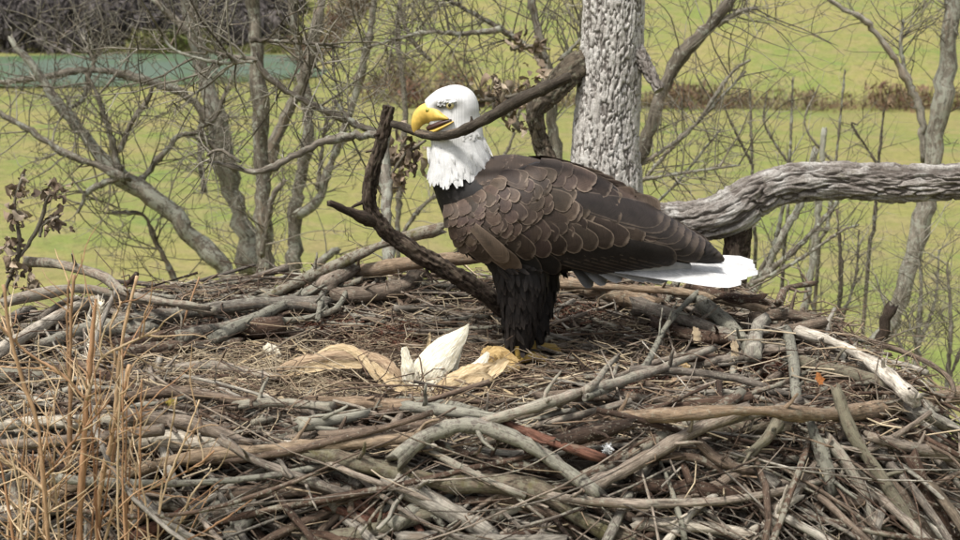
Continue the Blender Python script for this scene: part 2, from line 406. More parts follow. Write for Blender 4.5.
# ------------------------------------------------------------------ the nest tree: trunk and limbs with real bark plates
def bark_tube(mb, pts, rad, sides, n, plate=.03, depth=.008, stretch=.32, seed=0, rough=.25, sharp=3.2):
    P_ = catmull(np.column_stack([pts, rad]), n); pts = P_[:, :3]; rad = P_[:, 3]
    T, N, B = frames(pts)
    s = np.concatenate([[0], np.cumsum(np.linalg.norm(np.diff(pts, axis=0), axis=1))])
    th = np.arange(sides) * 2 * math.pi / sides
    V = np.zeros((n, sides, 3)); bk = np.zeros((n, sides, 3)); tn = np.full((n, sides, 3), .5)
    for i in range(n):
        for j in range(sides):
            c, sn = math.cos(th[j]), math.sin(th[j])
            q = Vector((c * rad[i] / plate + seed, sn * rad[i] / plate, s[i] / plate * stretch))
            q2 = q + .6 * mnoise.noise_vector(q * 1.1) + .35 * mnoise.noise_vector(Vector((q.x * 2.6, q.y * 2.6, q.z * 5)))
            d, _ = mnoise.voronoi(q2)
            e = min(1, max(0, (d[1] - d[0]) * sharp)); e = e * e * (3 - 2 * e)
            f = mnoise.fractal(q * 2.3, 1.0, 2.1, 4)
            f2 = mnoise.fractal(Vector((q.x * 6, q.y * 6, q.z * 3)), 1.0, 2.0, 3)
            h = depth * (e - .6) + depth * rough * (f + .6 * f2) + rad[i] * .08 * mnoise.noise(q * .35)
            tn[i, j, 0] = e + .12 * f2
            # plates lift at their lower end
            V[i, j] = pts[i] + (rad[i] + h) * (c * N[i] + sn * B[i])
            bk[i, j] = (c * rad[i] + seed, sn * rad[i], s[i])
    V = np.concatenate([V, V[:, :1]], 1); bk = np.concatenate([bk, bk[:, :1]], 1); tn = np.concatenate([tn, tn[:, :1]], 1)
    sheet(mb, V, bk, tn)
    for e, sgn in ((0, -1), (n - 1, 1)):
        ring = V[e, :-1]; cpt = ring.mean(0) + sgn * T[e] * .002
        k = len(ring); j = np.arange(k); jn = (j + 1) % k
        mb.add(np.vstack([ring, cpt]), None, np.column_stack([np.full(k, k), j, jn] if sgn > 0 else [np.full(k, k), jn, j]),
               np.vstack([bk[e, :-1], bk[e, 0]]))

YT = 1.05
m_t = mpp(YT)
nest_tree = thing('nest_tree', P(608, 190, YT) * [1, 1, 0] + [0, 0, GZ], 'thick furrowed grey nest tree behind the eagle, its limb reaching right', 'tree')
tp = [P(612, -60, YT), P(614, 0, YT), P(611, 70, YT), P(606, 140, YT), P(607, 200, YT), P(606, 300, YT + .02)]
tr = [29, 29, 30, 31.5, 34, 37]
mb = MB(); bark_tube(mb, np.array(tp), np.array(tr) * m_t, 240, 440, .021, .006, .21, 3.7, .5, 4.2)
mb.build('trunk', M['trunk'], nest_tree)
low = MB(); a = P(606, 298, YT + .02)
tube(low, catmull([a, a + [0, .02, -1], [a[0] - .1, a[1] + .1, -8], [a[0] - .1, a[1] + .2, GZ - .2]], 16), np.linspace(.095, .26, 16), 14, lump=.03)
low.build('lower_trunk', M['trunk'], nest_tree)
YL = .62; m_l = mpp(YL)
lp = [P(628, 214, .74), P(662, 219, .70), P(698, 220, .66), P(730, 212, YL), P(755, 196, YL), P(790, 184, .60), P(840, 181, .56), P(900, 184, .52), P(975, 181, .47), P(1060, 172, .4)]
lr = [13, 16, 19, 22, 20, 18, 17.5, 17.5, 15.5, 14]
mb = MB(); bark_tube(mb, np.array(lp), np.array(lr) * m_l, 160, 460, .030, .0085, .17, 9.1, .55, 4.2)
mb.build('limb', M['limb'], nest_tree)
mb = MB(); bark_tube(mb, np.array([P(738, 216, YL), P(737, 245, YL), P(733, 285, YL), P(728, 335, YL)]), np.array([14, 12.5, 13, 15]) * m_l, 60, 90, .024, .006, .35, 5.5)
mb.build('stump', M['dark_branch'], nest_tree)
# broken side stub on the right of the trunk, short stub at left
mb = MB(); bark_tube(mb, np.array([P(634, 45, YT - .03), P(646, 66, YT - .06), P(660, 90, YT - .1)]), np.array([7, 7, 5]) * m_t, 40, 60, .02, .006, .35, 2.2)
mb.build('stub', M['limb'], nest_tree)
mb = MB(); bark_tube(mb, np.array([P(586, 62, YT), P(570, 72, YT - .02), P(552, 92, YT - .03), P(535, 112, YT - .03), P(540, 140, YT), P(548, 165, YT), P(551, 200, YT + .02)]), np.array([13, 13, 12, 9, 8, 9, 10]) * m_t, 50, 130, .02, .006, .35, 7.2)
mb.build('side_branch', M['mossy_limb'], nest_tree)

# ------------------------------------------------------------------ bare trees behind
def walk(p, d, L, n, wob=.25, up=.03):
    pts = [np.array(p, float)]; d = nrm(np.array(d, float)); st = L / n
    for i in range(n):
        d = nrm(d + rng.normal(0, wob, 3) + [0, 0, up]); pts.append(pts[-1] + d * st)
    return np.array(pts)

def twigs(mb, poly, rad, count, L, r0, level=2, sides=4, flat=.6, up=.25, t0=.1):
    n = len(poly)
    for _ in range(count):
        t = rng.uniform(t0, 1) * (n - 1); i = int(min(n - 2, t)); f = t - i
        p = poly[i] * (1 - f) + poly[i + 1] * f
        T = nrm(poly[i + 1] - poly[i]); v = rng.normal(0, 1, 3) * [1, flat, 1]
        v = nrm(v - (v @ T) * T)
        d = nrm(T * rng.uniform(.1, .8) + v + [0, 0, up])
        l = L * rng.uniform(.4, 1.3)
        k = max(4, int(4 + l * 4))
        pl = walk(p, d, l, k, .15)
        ra = np.linspace(min(r0, rad * .7), r0 * .35, k + 1) * rng.uniform(.7, 1.2)
        tube(mb, pl, ra, sides, (rng.uniform(0, 1), rng.uniform(.2, .8), rng.uniform(0, .6)), .08, caps=False)
        if level > 0: twigs(mb, pl, ra[0], int(rng.integers(2, 5)), l * .5, r0 * .65, level - 1, 3, flat, up, .2)

def bare_tree(name, limbs, label, cat='tree', group=None, tw=(18, .45, .006, 2), seed=1, base=None, names=None, tint=.5, mat='tree_bark', rooted=True):
    """limbs: list of (px points, depth Y (one or per point), px radii)"""
    global rng
    rng = np.random.default_rng(seed)
    px0, Y0, _ = limbs[0]
    Yb = Y0 if np.isscalar(Y0) else Y0[0]
    b = P(*px0[0], Yb)
    z0 = float(terrain(b[0], b[1]))
    root = thing(name, (b[0], b[1], z0 if rooted else b[2]), label, cat, group)
    tws = MB()
    for i, (pts, Yd, rp) in enumerate(limbs):
        Ys = [Yd] * len(pts) if np.isscalar(Yd) else Yd
        W = np.array([P(x, y, yy) for (x, y), yy in zip(pts, Ys)])
        rr = np.interp(np.linspace(0, 1, len(pts)), np.linspace(0, 1, len(rp)), rp) * [mpp(yy) for yy in Ys]
        if i == 0 and rooted:       # carry the stem down to the ground
            d0 = nrm(W[0] - W[1]); e0 = W[0] + d0 * .5 + [0, .1, -.3]
            lowp = catmull(np.array([[e0[0] * 1.05, e0[1] + .5, z0 - .3], [e0[0], e0[1] + .3, (z0 + e0[2]) / 2], e0, W[0]]), 30)
            lm = MB(); tube(lm, lowp, np.linspace(rr[0] * 1.7, rr[0] * .75, 30), 10, (tint, .5, .4), .03)
            lm.build('lower_trunk', M[mat], root)
        ln = np.linalg.norm(np.diff(W, axis=0), axis=1).sum()
        A = catmull(np.column_stack([W, rr]), int(np.clip(ln / (rr.mean() * 1.0), 3 * len(W), 70)))
        A[:, :3] += rng.normal(0, 1, (len(A), 3)) * A[:, 3:4] * .13
        m = MB()
        tube(m, A[:, :3], np.maximum(A[:, 3] * .76, .002), 12, (np.clip(tint + rng.normal(0, .15), 0, 1), rng.uniform(.4, .8), rng.uniform(.2, .6)), .07)
        m.build('trunk' if i == 0 else 'branch', M[mat], root)
        vis = A
        if tw[0]: twigs(tws, vis[:, :3], A[:, 3].mean(), max(2, int(tw[0] * 1.3 * (.5 + rng.uniform(0, 1)))), tw[1], tw[2] * .78, tw[3])
    o = tws.build('twigs', M['twig'], root)
    if o: o['kind'] = 'stuff'
    return root

YA = 5.2
bare_tree('bare_tree', [
    ([(262, 330), (240, 292), (205, 250), (165, 208), (122, 176), (98, 155), (62, 108), (38, 72), (18, 50), (10, 38)], YA, [15, 13, 11, 10, 7, 4, 3]),
    ([(125, 178), (95, 165), (60, 150), (30, 130), (-10, 108)], YA - .2, [7, 5, 4, 3]),
    ([(118, 172), (112, 140), (105, 118), (98, 95), (86, 74)], YA - .1, [5, 3.5, 2]),
    ([(120, 150), (132, 122), (148, 100), (152, 88)], YA - .1, [4, 3, 2]),
    ([(122, 176), (90, 190), (82, 205), (78, 212)], YA - .2, [5, 3, 2]),
    ([(140, 180), (165, 152), (180, 135), (200, 133)], YA + .1, [5, 3.5, 2]),
    ([(196, 325), (175, 280), (155, 240), (143, 215), (112, 212)], YA + .1, [4, 3, 2])],
    'bare grey tree at left whose stem leans far over to the upper left', group='bare trees behind the nest', tw=(13, .5, .0065, 2), seed=21)
bare_tree('bare_tree', [
    ([(262, 325), (250, 260), (232, 190), (218, 130), (205, 80), (190, 30), (178, -20)], YA + .5, [18, 14, 13, 12, 9, 6, 4]),
    ([(212, 120), (180, 92), (135, 78), (95, 70), (40, 78), (-10, 84)], YA + .2, [7, 5, 4, 3]),
    ([(95, 71), (92, 55), (88, 48)], YA + .2, [3, 2]),
    ([(205, 60), (192, 20), (196, -10)], YA + .5, [6, 4]),
    ([(188, 32), (165, 10), (142, -10)], YA + .4, [5, 3]),
    ([(235, 170), (212, 145), (200, 128), (215, 118), (228, 88)], YA + .1, [4, 3, 2]),
    ([(204, 190), (200, 150), (202, 108)], YA + .6, [4, 3]),
    ([(90, 72), (82, 100), (62, 110)], YA + .1, [3, 2])],
    'bare grey tree whose upright stem splits into an arching branch over the pond', group='bare trees behind the nest', tw=(14, .5, .006, 2), seed=22)
bare_tree('bare_tree', [
    ([(268, 325), (265, 250), (263, 180), (260, 100), (256, 40), (252, -20)], YA - .6, [14, 12, 11, 9, 8, 8]),
    ([(268, 170), (280, 130), (296, 95), (312, 50), (322, 0), (330, -20)], YA - .1, [8, 7, 7, 6, 5]),
    ([(262, 255), (272, 200), (285, 180)], YA - .8, [4, 3]),
    ([(256, 55), (262, 70), (285, 90), (308, 102), (340, 118), (372, 130), (386, 135)], YA - 3.2, [4, 4, 4.5, 5]),
    ([(256, 60), (225, 55), (200, 47), (188, 38)], YA - 3.2, [3.5, 2.5, 1.5]),
    ([(252, 62), (215, 62), (175, 50), (160, 32)], YA - 3.3, [2.5, 2, 1]),
    ([(252, 40), (290, 42), (330, 45), (345, 48)], YA - 3.2, [3, 2, 1.5])],
    'bare tree with a straight stem and a lichened branch crossing to the eagle', group='bare trees behind the nest', tw=(12, .42, .0055, 2), seed=23)
bare_tree('bare_tree', [
    ([(290, 325), (292, 270), (296, 200), (308, 140), (306, 90), (296, 40), (286, -20)], YA + .2, [11, 9, 7, 6, 5, 4]),
    ([(298, 215), (318, 200), (330, 165), (348, 120), (362, 70), (372, 20), (375, -10)], YA - .2, [6, 5, 5, 5, 4]),
    ([(300, 290), (320, 262), (338, 250)], YA, [6, 4]),
    ([(318, 190), (325, 130), (338, 100)], YA, [3, 2])],
    'slender bare tree just right of the straight stem, forking towards the top', group='bare trees behind the nest', tw=(15, .45, .0055, 2), seed=24)
bare_tree('bare_branch', [
    ([(392, 300), (388, 240), (385, 180), (384, 150), (383, 131)], [.75, .85, .95, 1.0, 1.0], [7, 7, 6]),
    ([(383, 133), (350, 137), (320, 143), (290, 158), (258, 172), (232, 166), (205, 161)], 1.0, [6, 5.5, 4.5, 3.5, 2]),
    ([(240, 162), (220, 150), (208, 155)], .98, [3, 2]),
    ([(383, 132), (366, 128), (352, 122), (334, 100)], 1.02, [3.5, 2.5])],
    'lichen covered grey branch running level behind the eagle\'s beak', 'branch', tw=(5, .16, .003, 1), seed=25, rooted=False)
bare_tree('bare_tree', [
    ([(560, 200), (552, 120), (545, 60), (535, 20), (528, -20)], YA - 1, [9, 9, 8, 6, 5]),
    ([(545, 60), (510, 35), (470, 12), (440, -5)], YA - 1.1, [4, 3, 2.5]),
    ([(500, 30), (460, 34), (428, 32), (395, 40), (350, 52)], YA - 1.2, [3.5, 3, 2]),
    ([(520, 130), (505, 110), (480, 95), (460, 92)], YA - 1, [5, 4, 3]),
    ([(560, 60), (575, 45), (590, 25)], YA - 1, [3, 2]),
    ([(430, 60), (412, 40), (398, 5)], YA - .5, [3, 2])],
    'bare lichened tree in the gap between the eagle\'s head and the furrowed trunk', group='bare trees behind the nest', tw=(24, .42, .005, 2), seed=26)
bare_tree('bare_tree', [
    ([(400, 300), (398, 220), (402, 160), (405, 100), (398, 40), (402, -20)], YA + 1.4, [4, 4, 3, 2.5]),
    ([(398, 240), (430, 200), (500, 160), (520, 110)], YA + 1.3, [3, 2])],
    'thin bare sapling rising behind the eagle\'s beak', group='bare trees behind the nest', tw=(16, .5, .005, 2), seed=27)
bare_tree('bare_tree', [
    ([(590, 260), (640, 160), (665, 85), (688, 48), (715, 20), (740, -15)], YA - 1.4, [9, 8, 8, 7, 6]),
    ([(640, 165), (690, 130), (730, 75), (750, 60)], YA - 1.4, [3, 2.5, 1.5]),
    ([(635, 190), (670, 150), (700, 120), (745, 72)], YA - 1.2, [3, 2, 1.5]),
    ([(700, 35), (735, 14), (755, 8)], YA - 1.4, [4, 3]),
    ([(640, 180), (690, 172), (740, 165)], YA - 1.5, [2.5, 1.5]),
    ([(620, 220), (665, 195), (720, 130)], YA - 1, [2.5, 1.5])],
    'bare spreading tree leaning out to the right of the furrowed trunk', group='bare trees behind the nest', tw=(15, .5, .0045, 2), seed=28)
bare_tree('bare_tree', [
    ([(858, 395), (868, 365), (884, 330), (905, 285), (918, 240), (928, 200), (940, 120), (948, 60), (952, -20)], YA - .4, [17, 14, 13, 13, 14, 13, 11, 8]),
    ([(925, 160), (922, 120), (914, 95), (905, 75), (885, 45), (862, 18), (845, 10), (822, -6)], YA - .3, [5, 5, 5, 4, 3.5, 3, 2]),
    ([(905, 75), (901, 45), (903, 20)], YA - .3, [3, 2]),
    ([(958, 10), (950, 20)], YA - .4, [4, 3])],
    'pale grey tree at the right edge with a forked lichened stem', group='bare trees behind the nest', tw=(11, .42, .005, 2), seed=29, tint=.85)
bare_tree('bare_shrub', [
    ([(800, 330), (808, 290), (818, 215), (824, 130)], YA - .2, [6, 5, 5, 4])],
    'pale dead sapling stem standing below the great limb', 'shrub', tw=(3, .3, .004, 1), seed=30, tint=.95)
bare_tree('bare_shrub', [
    ([(735, 320), (760, 280), (782, 235), (800, 205), (815, 150)], YA - 2, [6, 6, 5, 4]),
    ([(765, 275), (800, 245), (835, 205), (850, 175)], YA - 2.1, [4, 3.5, 2.5]),
    ([(750, 285), (795, 262), (840, 232), (858, 225)], YA - 2.2, [3, 2, 1.5]),
    ([(745, 290), (770, 255), (783, 205), (790, 150)], YA - 2, [4, 3, 2])],
    'bare shrub fanning up behind the dark stump beneath the great limb', 'shrub', group='shrubs below the great limb', tw=(9, .3, .004, 1), seed=31)
for i, (x, h, ln, lab) in enumerate([(750, 90, -4, 'short sapling standing left of the others above the great limb'), (793, 78, 6, 'sapling with a twiggy top above the great limb'),
        (845, 70, 18, 'tallest twiggy sapling above the great limb'), (884, 110, 10, 'single thin stem nearest the pale forked tree above the great limb')]):
    bare_tree('bare_sapling', [([(x - ln, 230), (x - ln * .5, 160), (x, h)], YA + .6, [2.6, 2, 1.2]), ([(x - ln * .6, 165), (x - 22 - ln, 125), (x - 26, h + 15)], YA + .6, [1.8, 1])],
              lab, 'sapling', group='saplings beyond the great limb', tw=(9, .3, .0035, 1), seed=40 + i, tint=.3)
for i, (x, y0, lab) in enumerate([(945, 385, 'twiggy grey shrub at the right edge below the pale tree'), (915, 350, 'twiggy shrub crossing the foot of the pale tree'), (835, 330, 'thin twiggy shrub rising from the field past the right rim')]):
    bare_tree('bare_shrub', [([(x, y0 + 50), (x + 2, y0), (x + 6, y0 - 60), (x + 2, y0 - 120)], YA - 2.4 + .3 * i, [4, 3.5, 2.5, 1.5]),
                             ([(x, y0 + 30), (x - 25, y0 - 30), (x - 40, y0 - 75)], YA - 2.4 + .3 * i, [3, 2, 1]),
                             ([(x + 2, y0), (x + 20, y0 - 50), (x + 24, y0 - 100)], YA - 2.3 + .3 * i, [2.5, 2, 1])],
              lab, 'shrub', group='twiggy shrubs at the right rim', tw=(16, .26, .0032, 2), seed=50 + i)
bare_tree('bare_shrub', [([(866, 410), (872, 375), (884, 330), (890, 310)], .9, [6, 7, 7.5, 8]), ([(866, 400), (800, 320)], 1.0, [2, 1])],
          'dark snapped-off stem leaning out of the right rim', 'shrub', tw=(4, .2, .003, 1), seed=60, tint=.0, mat='dark_branch')
rng = np.random.default_rng(99)

# ------------------------------------------------------------------ nest
nest = thing('eagle_nest', (-.14, -.08, -.9), 'huge nest of piled grey and brown sticks lined with dry grass', 'nest')
# inner body of decayed litter
k = NT('nest_litter'); pos = k.n('ShaderNodeTexCoord', out=3)
g1 = k.noise(k.mul(pos, (1, 1, 1)), 45, 6, .75); g2 = k.noise(pos, 7, 4)
col = k.mix(k.ramp(g1, [(.3, 0.0), (.7, 1.0)]), (.03, .022, .016), (.13, .095, .065))
col = k.mix(k.math('MULTIPLY', k.ramp(g2, [(.45, 0.0), (.65, 1.0)]), .5), col, (.12, .065, .04))
M['litter'] = k.fin(col, .95, k.bump(g1, .8, .02), .1)
mb = MB()
th = np.linspace(0, 2 * math.pi, 161); rr = np.concatenate([np.linspace(.0, 1.02, 90)])
ct = np.sign(np.cos(th)) * np.abs(np.cos(th)) ** (2 / 2.4); st = np.sign(np.sin(th)) * np.abs(np.sin(th)) ** (2 / 2.4)
GY = -.08 + .8 * rr[:, None] * st[None]; GX = ncx(GY) + 1.14 * rr[:, None] * ct[None]
GZt = hf(GX, GY)
G = np.stack([GX, GY, GZt], -1)
for i in range(G.shape[0]):
    for j in range(G.shape[1]):
        p = Vector(G[i, j % 160]); r_ = rr[i]
        G[i, j, 2] += .022 * mnoise.fractal(p * 9, 1, 2, 4) - (.012 + .10 * float(sstep(.55, .82, r_)))
skirt = np.stack([-.07 + 1.08 * ct * .95, -.08 + .78 * st * .95, np.full_like(th, -.9)], -1)
inner = np.stack([-.14 + .02 * ct, -.08 + .02 * st, np.full_like(th, -1.0)], -1)
G = np.concatenate([G, skirt[None], inner[None]])
sheet(mb, G); mb.build('litter_bed', M['litter'], nest)

def stick_pts(px, lift, n, deg=2):
    c = catmull(np.array(px, float), max(n, 6))
    W = np.array([on_nest(x, y, lift) for x, y in c])
    d = np.linalg.norm(W - CAM, axis=1)
    t = np.linspace(0, 1, len(c))
    dd = np.polyval(np.polyfit(t, d, deg), t)
    out = np.array([CAM + nrm(ray(x, y)) * q for (x, y), q in zip(c, dd)])
    return out

def rough_path(pts, amp):
    n = len(pts); t = np.linspace(0, 1, n)
    for _ in range(3):
        f = rng.uniform(.6, 2.4); ph = rng.uniform(0, 6.28); v = rng.normal(0, 1, 3)
        pts = pts + np.sin(t * f * 3.14 + ph)[:, None] * v * amp * .6
    if n > 8 and rng.random() < .5:
        k_ = int(rng.integers(3, n - 3)); v = rng.normal(0, 1, 3) * [1, 1, .35] * amp * rng.uniform(1, 4)
        pts = pts + np.maximum(0, np.arange(n) - k_)[:, None] / (n - k_) * v
    return pts + rng.normal(0, amp * .2, pts.shape)

def spurs(mb, pts, rad, k, tint, lo=.02, hi=.07):
    for _ in range(k):
        i = int(rng.integers(1, len(pts) - 1)); T = nrm(pts[i + 1] - pts[i - 1])
        v = rng.normal(0, 1, 3) + [0, -.3, .6]; v = nrm(v - (v @ T) * T)
        l = rng.uniform(lo, hi); r_ = min(rad[i] * .45, .005)
        pl = walk(pts[i] + v * rad[i] * .5, v + T * rng.uniform(.2, .9), l, 4, .15)
        tube(mb, pl, np.linspace(r_, r_ * .45, 5), 5, tint, .08)

nstick = 0
def traced(px, r0, r1, mat='stick', lift=.03, tint=None, label=None, sp=2, deg=2, lump=.07):
    global nstick
    n = max(8, int(sum(math.dist(a, b) for a, b in zip(px, px[1:])) / 9))
    if px[0][1] > 385: lift += .02
    pts = stick_pts(px, lift, n, deg)
    pts = rough_path(pts, .0018)
    dist = np.linalg.norm(pts - CAM, axis=1)
    rad = np.linspace(r0, r1, len(pts)) * dist / FPX
    t = tint or (rng.uniform(.1, 1), rng.uniform(.2, .8), rng.uniform(.1, .5))
    mb = MB(); tube(mb, pts, rad, 11, t, lump); spurs(mb, pts, rad, sp, t)
    o = mb.build('stick', M[mat], nest); nstick += 1
    if label: o['label'] = label
    return o
T_ = traced
G_ = (.7, .55, .3); D_ = (.15, .4, .3); BR = (.35, .3, .2); LG = (.8, .95, .3)
# back rim
T_([(262, 300), (330, 268), (385, 243), (440, 228)], 6, 5, 'stick', .05, (.4, .8, .75), 'mossy stick slanting up the back rim')
T_([(215, 338), (300, 297), (355, 270)], 5, 6, 'stick', .05, LG)
T_([(330, 297), (365, 294), (400, 289), (418, 272)], 8, 9, 'stick', .04, (.45, .4, .3))
T_([(350, 273), (420, 262), (500, 256)], 6, 7, 'stick_tan', .03, (.2, .5, .3))
T_([(250, 321), (300, 319), (332, 311), (343, 293)], 3.5, 3, 'stick', .05, LG, sp=1)
T_([(318, 318), (322, 296), (330, 285)], 3.5, 3, 'stick', .06, LG, sp=0)
T_([(322, 287), (338, 277), (352, 270)], 8, 7, 'stick', .06, (.5, .6, .4))
T_([(120, 322), (200, 311), (262, 303), (325, 305)], 7, 8, 'stick', .05, (.85, .6, .45))
T_([(180, 338), (250, 318), (322, 288)], 5, 5, 'stick', .05, (.75, .7, .4))
T_([(28, 262), (60, 264), (100, 276), (130, 296), (205, 309)], 4, 3.5, 'stick', .12, (.5, .7, .6), sp=3)
T_([(5, 302), (40, 293), (80, 287), (130, 297), (215, 312)], 5.5, 3.5, 'stick', .1, (.6, .7, .6), sp=3)
T_([(-5, 352), (40, 326), (70, 309), (102, 299)], 7, 5, 'stick_pale', .06, (.2, .6, .4))
T_([(40, 318), (75, 300), (130, 318)], 3, 3, 'stick', .06, G_)
T_([(40, 346), (90, 327), (150, 330)], 7, 8, 'stick', .04, (.7, .85, .4))
T_([(120, 348), (200, 332), (280, 326)], 8, 8, 'stick', .04, D_)
T_([(60, 372), (140, 352), (240, 343)], 9, 7, 'stick', .03, (.25, .6, .4))
T_([(540, 283), (620, 288), (690, 294), (764, 309)], 4, 4, 'stick_tan', .07, (.3, .5, .4), 'straight tan stick under the white tail')
T_([(560, 282), (600, 292), (655, 306)], 8, 8, 'stick_tan', .04, (.0, .6, .2))
T_([(585, 397), (640, 372), (668, 325), (690, 300), (712, 282)], 4, 2.6, 'stick', .06, LG, sp=3)
T_([(560, 402), (640, 368), (712, 348)], 4, 3, 'stick', .05, (.5, .5, .3))
T_([(640, 306), (690, 322), (745, 342)], 8, 7, 'stick', .05, G_)
T_([(655, 322), (700, 336), (748, 341)], 6, 5, 'stick', .05, D_)
T_([(702, 304), (732, 328), (752, 352)], 8, 9, 'stick', .06, LG)
T_([(752, 352), (758, 330), (764, 322)], 8, 6, 'stick', .07, (.9, .7, .2))
T_([(752, 318), (790, 315), (818, 318)], 5.5, 5, 'stick', .05, (.4, .5, .3))
T_([(756, 331), (790, 329), (824, 324)], 6, 5.5, 'stick', .05, (.4, .4, .3))
T_([(762, 300), (740, 300), (690, 286)], 6, 5, 'stick', .08, D_)
T_([(778, 302), (785, 290), (797, 288), (815, 282)], 4.5, 3, 'stick', .1, (.3, .5, .4))
T_([(798, 331), (835, 342), (875, 366), (913, 399)], 6, 7.5, 'stick_pale', .05, (.9, .3, .2), 'bleached bare log sloping down the right rim')
T_([(690, 366), (735, 358), (790, 345)], 5, 7, 'stick', .04, G_)
T_([(786, 330), (794, 365), (797, 400)], 6, 5, 'stick', .05, LG)
T_([(800, 360), (840, 372), (890, 385)], 8, 7, 'stick_moss', .03)
T_([(700, 360), (740, 385), (790, 402)], 5, 5, 'stick', .02, D_)
# front
T_([(38, 500), (90, 481), (190, 458), (250, 452), (320, 447), (425, 437)], 6.5, 6, 'stick_tan', .06, (.35, .35, .25), 'long smooth tan stick lying across the lower left front')
T_([(130, 414), (190, 425), (252, 441)], 7, 7, 'stick', .03, (.5, .3, .2))
T_([(130, 440), (190, 441), (255, 449)], 9, 9, 'stick_pale', .01, (.2, .8, .4))
T_([(222, 440), (255, 460), (300, 478), (345, 494)], 4.5, 4.5, 'stick', .07, G_)
T_([(228, 494), (290, 491), (340, 489)], 7, 8, 'stick', .03, BR)
T_([(110, 545), (150, 530), (185, 515)], 6, 7, 'stick_red', .04, (.9, .5, .3))
T_([(225, 545), (240, 525), (252, 510)], 9, 9, 'stick', .05, (.85, .8, .2))
T_([(120, 488), (150, 500), (185, 508)], 6, 6, 'stick', .03, (.5, .7, .2))
T_([(-5, 426), (45, 420), (82, 422)], 6, 6, 'stick_pale', .02, (.1, .9, .2))
T_([(-10, 470), (40, 462), (72, 470)], 5, 4, 'stick', .03, D_)
T_([(312, 402), (360, 405), (408, 407)], 6.5, 6.5, 'stick_tan', .03, (.0, .2, .2))
T_([(404, 407), (445, 410), (500, 417)], 6.5, 5.5, 'stick', .035, (.85, 1, .3))
T_([(400, 400), (440, 404), (478, 412)], 5, 5, 'stick', .02, LG)
T_([(300, 425), (335, 418), (365, 414)], 7, 6, 'stick', .03, (.9, 1, .3))
T_([(320, 436), (380, 430), (440, 424)], 6, 5, 'stick', .02, BR)
T_([(400, 458), (428, 436), (468, 425), (510, 437), (550, 460), (598, 495)], 8, 7, 'stick', .09, (.85, .8, .3), 'arched grey stick humped over the front of the nest')
T_([(478, 423), (540, 405), (590, 390), (650, 372), (718, 347)], 6, 3.5, 'stick', .07, (.6, .8, .6), 'long grey-green forked stick slanting across the front right', sp=3)
T_([(586, 391), (602, 374), (616, 358)], 4, 2.5, 'stick', .08, (.6, .8, .6), sp=0)
T_([(310, 452), (380, 468), (440, 483), (500, 486), (545, 496), (585, 522), (635, 545)], 9, 9, 'stick_moss', .05, (.5, .7, .75), 'thick moss covered stick snaking across the lower middle')
T_([(395, 480), (440, 505), (495, 537)], 10, 9, 'stick', .05, (.95, .5, .2))
T_([(310, 542), (370, 530), (435, 514)], 8, 7, 'stick_moss', .04, (.8, .9, .4))
T_([(395, 538), (470, 537), (562, 539)], 5, 5, 'stick', .08, (.9, .4, .2))
T_([(310, 487), (350, 500), (390, 525)], 5, 5, 'stick_red', .03, (.8, .5, .2))
T_([(310, 497), (345, 512), (372, 520)], 5, 4, 'stick_red', .03, (.2, .5, .2))
T_([(508, 424), (555, 443), (600, 458)], 5, 5.5, 'stick_red', .05, (.95, .3, .1), 'red-brown stick end pointing right at front centre')
T_([(560, 441), (598, 432), (632, 424)], 8, 6, 'stick', .05, (.05, .3, .1))
T_([(585, 487), (640, 461), (700, 430), (748, 408)], 7, 6, 'stick', .07, (.55, .4, .3), 'grey stick rising to the right towards the long brown stick')
T_([(600, 418), (680, 414), (745, 411), (810, 416), (865, 412), (920, 403), (975, 392)], 6, 7.5, 'stick_tan', .05, (.0, .5, .4), 'long brown stick lying level across the lower right')
T_([(838, 392), (850, 430), (876, 470), (902, 510), (925, 550)], 6, 7, 'stick_moss', .07, (.6, .9, .5))
T_([(812, 425), (822, 455), (832, 492)], 6.5, 6, 'stick', .05, (.8, .9, .3))
T_([(778, 424), (762, 442), (742, 462)], 5, 6, 'stick_moss', .04, (.9, .9, .7))
T_([(698, 443), (718, 460), (752, 471)], 5, 5, 'stick', .05, BR)
T_([(635, 523), (690, 525), (740, 535), (785, 548)], 5, 5.5, 'stick_pale', .06, (.1, .5, .2))
T_([(740, 533), (772, 522), (784, 505), (795, 494)], 5, 6, 'stick_pale', .07, (.4, .5, .2))
T_([(918, 411), (945, 424), (975, 440)], 6, 6, 'stick', .05, (.9, .6, .2))
T_([(868, 436), (920, 450), (970, 459)], 5, 5, 'stick', .05, (.55, .5, .2))
T_([(635, 484), (700, 490), (775, 498)], 9, 8, 'stick', .02, D_)
T_([(640, 512), (700, 492), (745, 470)], 6, 5, 'stick', .03, (.45, .5, .2))
T_([(640, 448), (700, 432), (790, 425)], 8, 8, 'stick_moss', .0, (.3, .6, .5))
T_([(800, 400), (770, 410), (690, 436)], 4, 3.5, 'stick', .04, G_)
T_([(870, 470), (905, 500), (935, 548)], 6, 6, 'stick', .05, (.4, .5, .2))
T_([(828, 440), (856, 482), (882, 540)], 6, 5, 'stick', .04, (.6, .7, .3))
T_([(910, 455), (930, 500), (955, 545)], 6, 6, 'stick', .05, D_)
T_([(465, 500), (520, 505), (580, 530)], 5, 5, 'stick', .02, D_)
T_([(560, 470), (600, 500), (640, 520)], 6, 5, 'stick', .03, BR)
T_([(440, 448), (500, 462), (560, 470)], 6, 6, 'stick', .03, (.1, .6, .3))
T_([(100, 400), (170, 392), (250, 402)], 6, 6, 'stick', .03, BR)
T_([(150, 375), (210, 366), (280, 378)], 6, 5, 'stick', .03, (.6, .6, .3))
T_([(240, 404), (275, 402), (330, 408)], 6, 5, 'stick', .03, (.5, .9, .3))
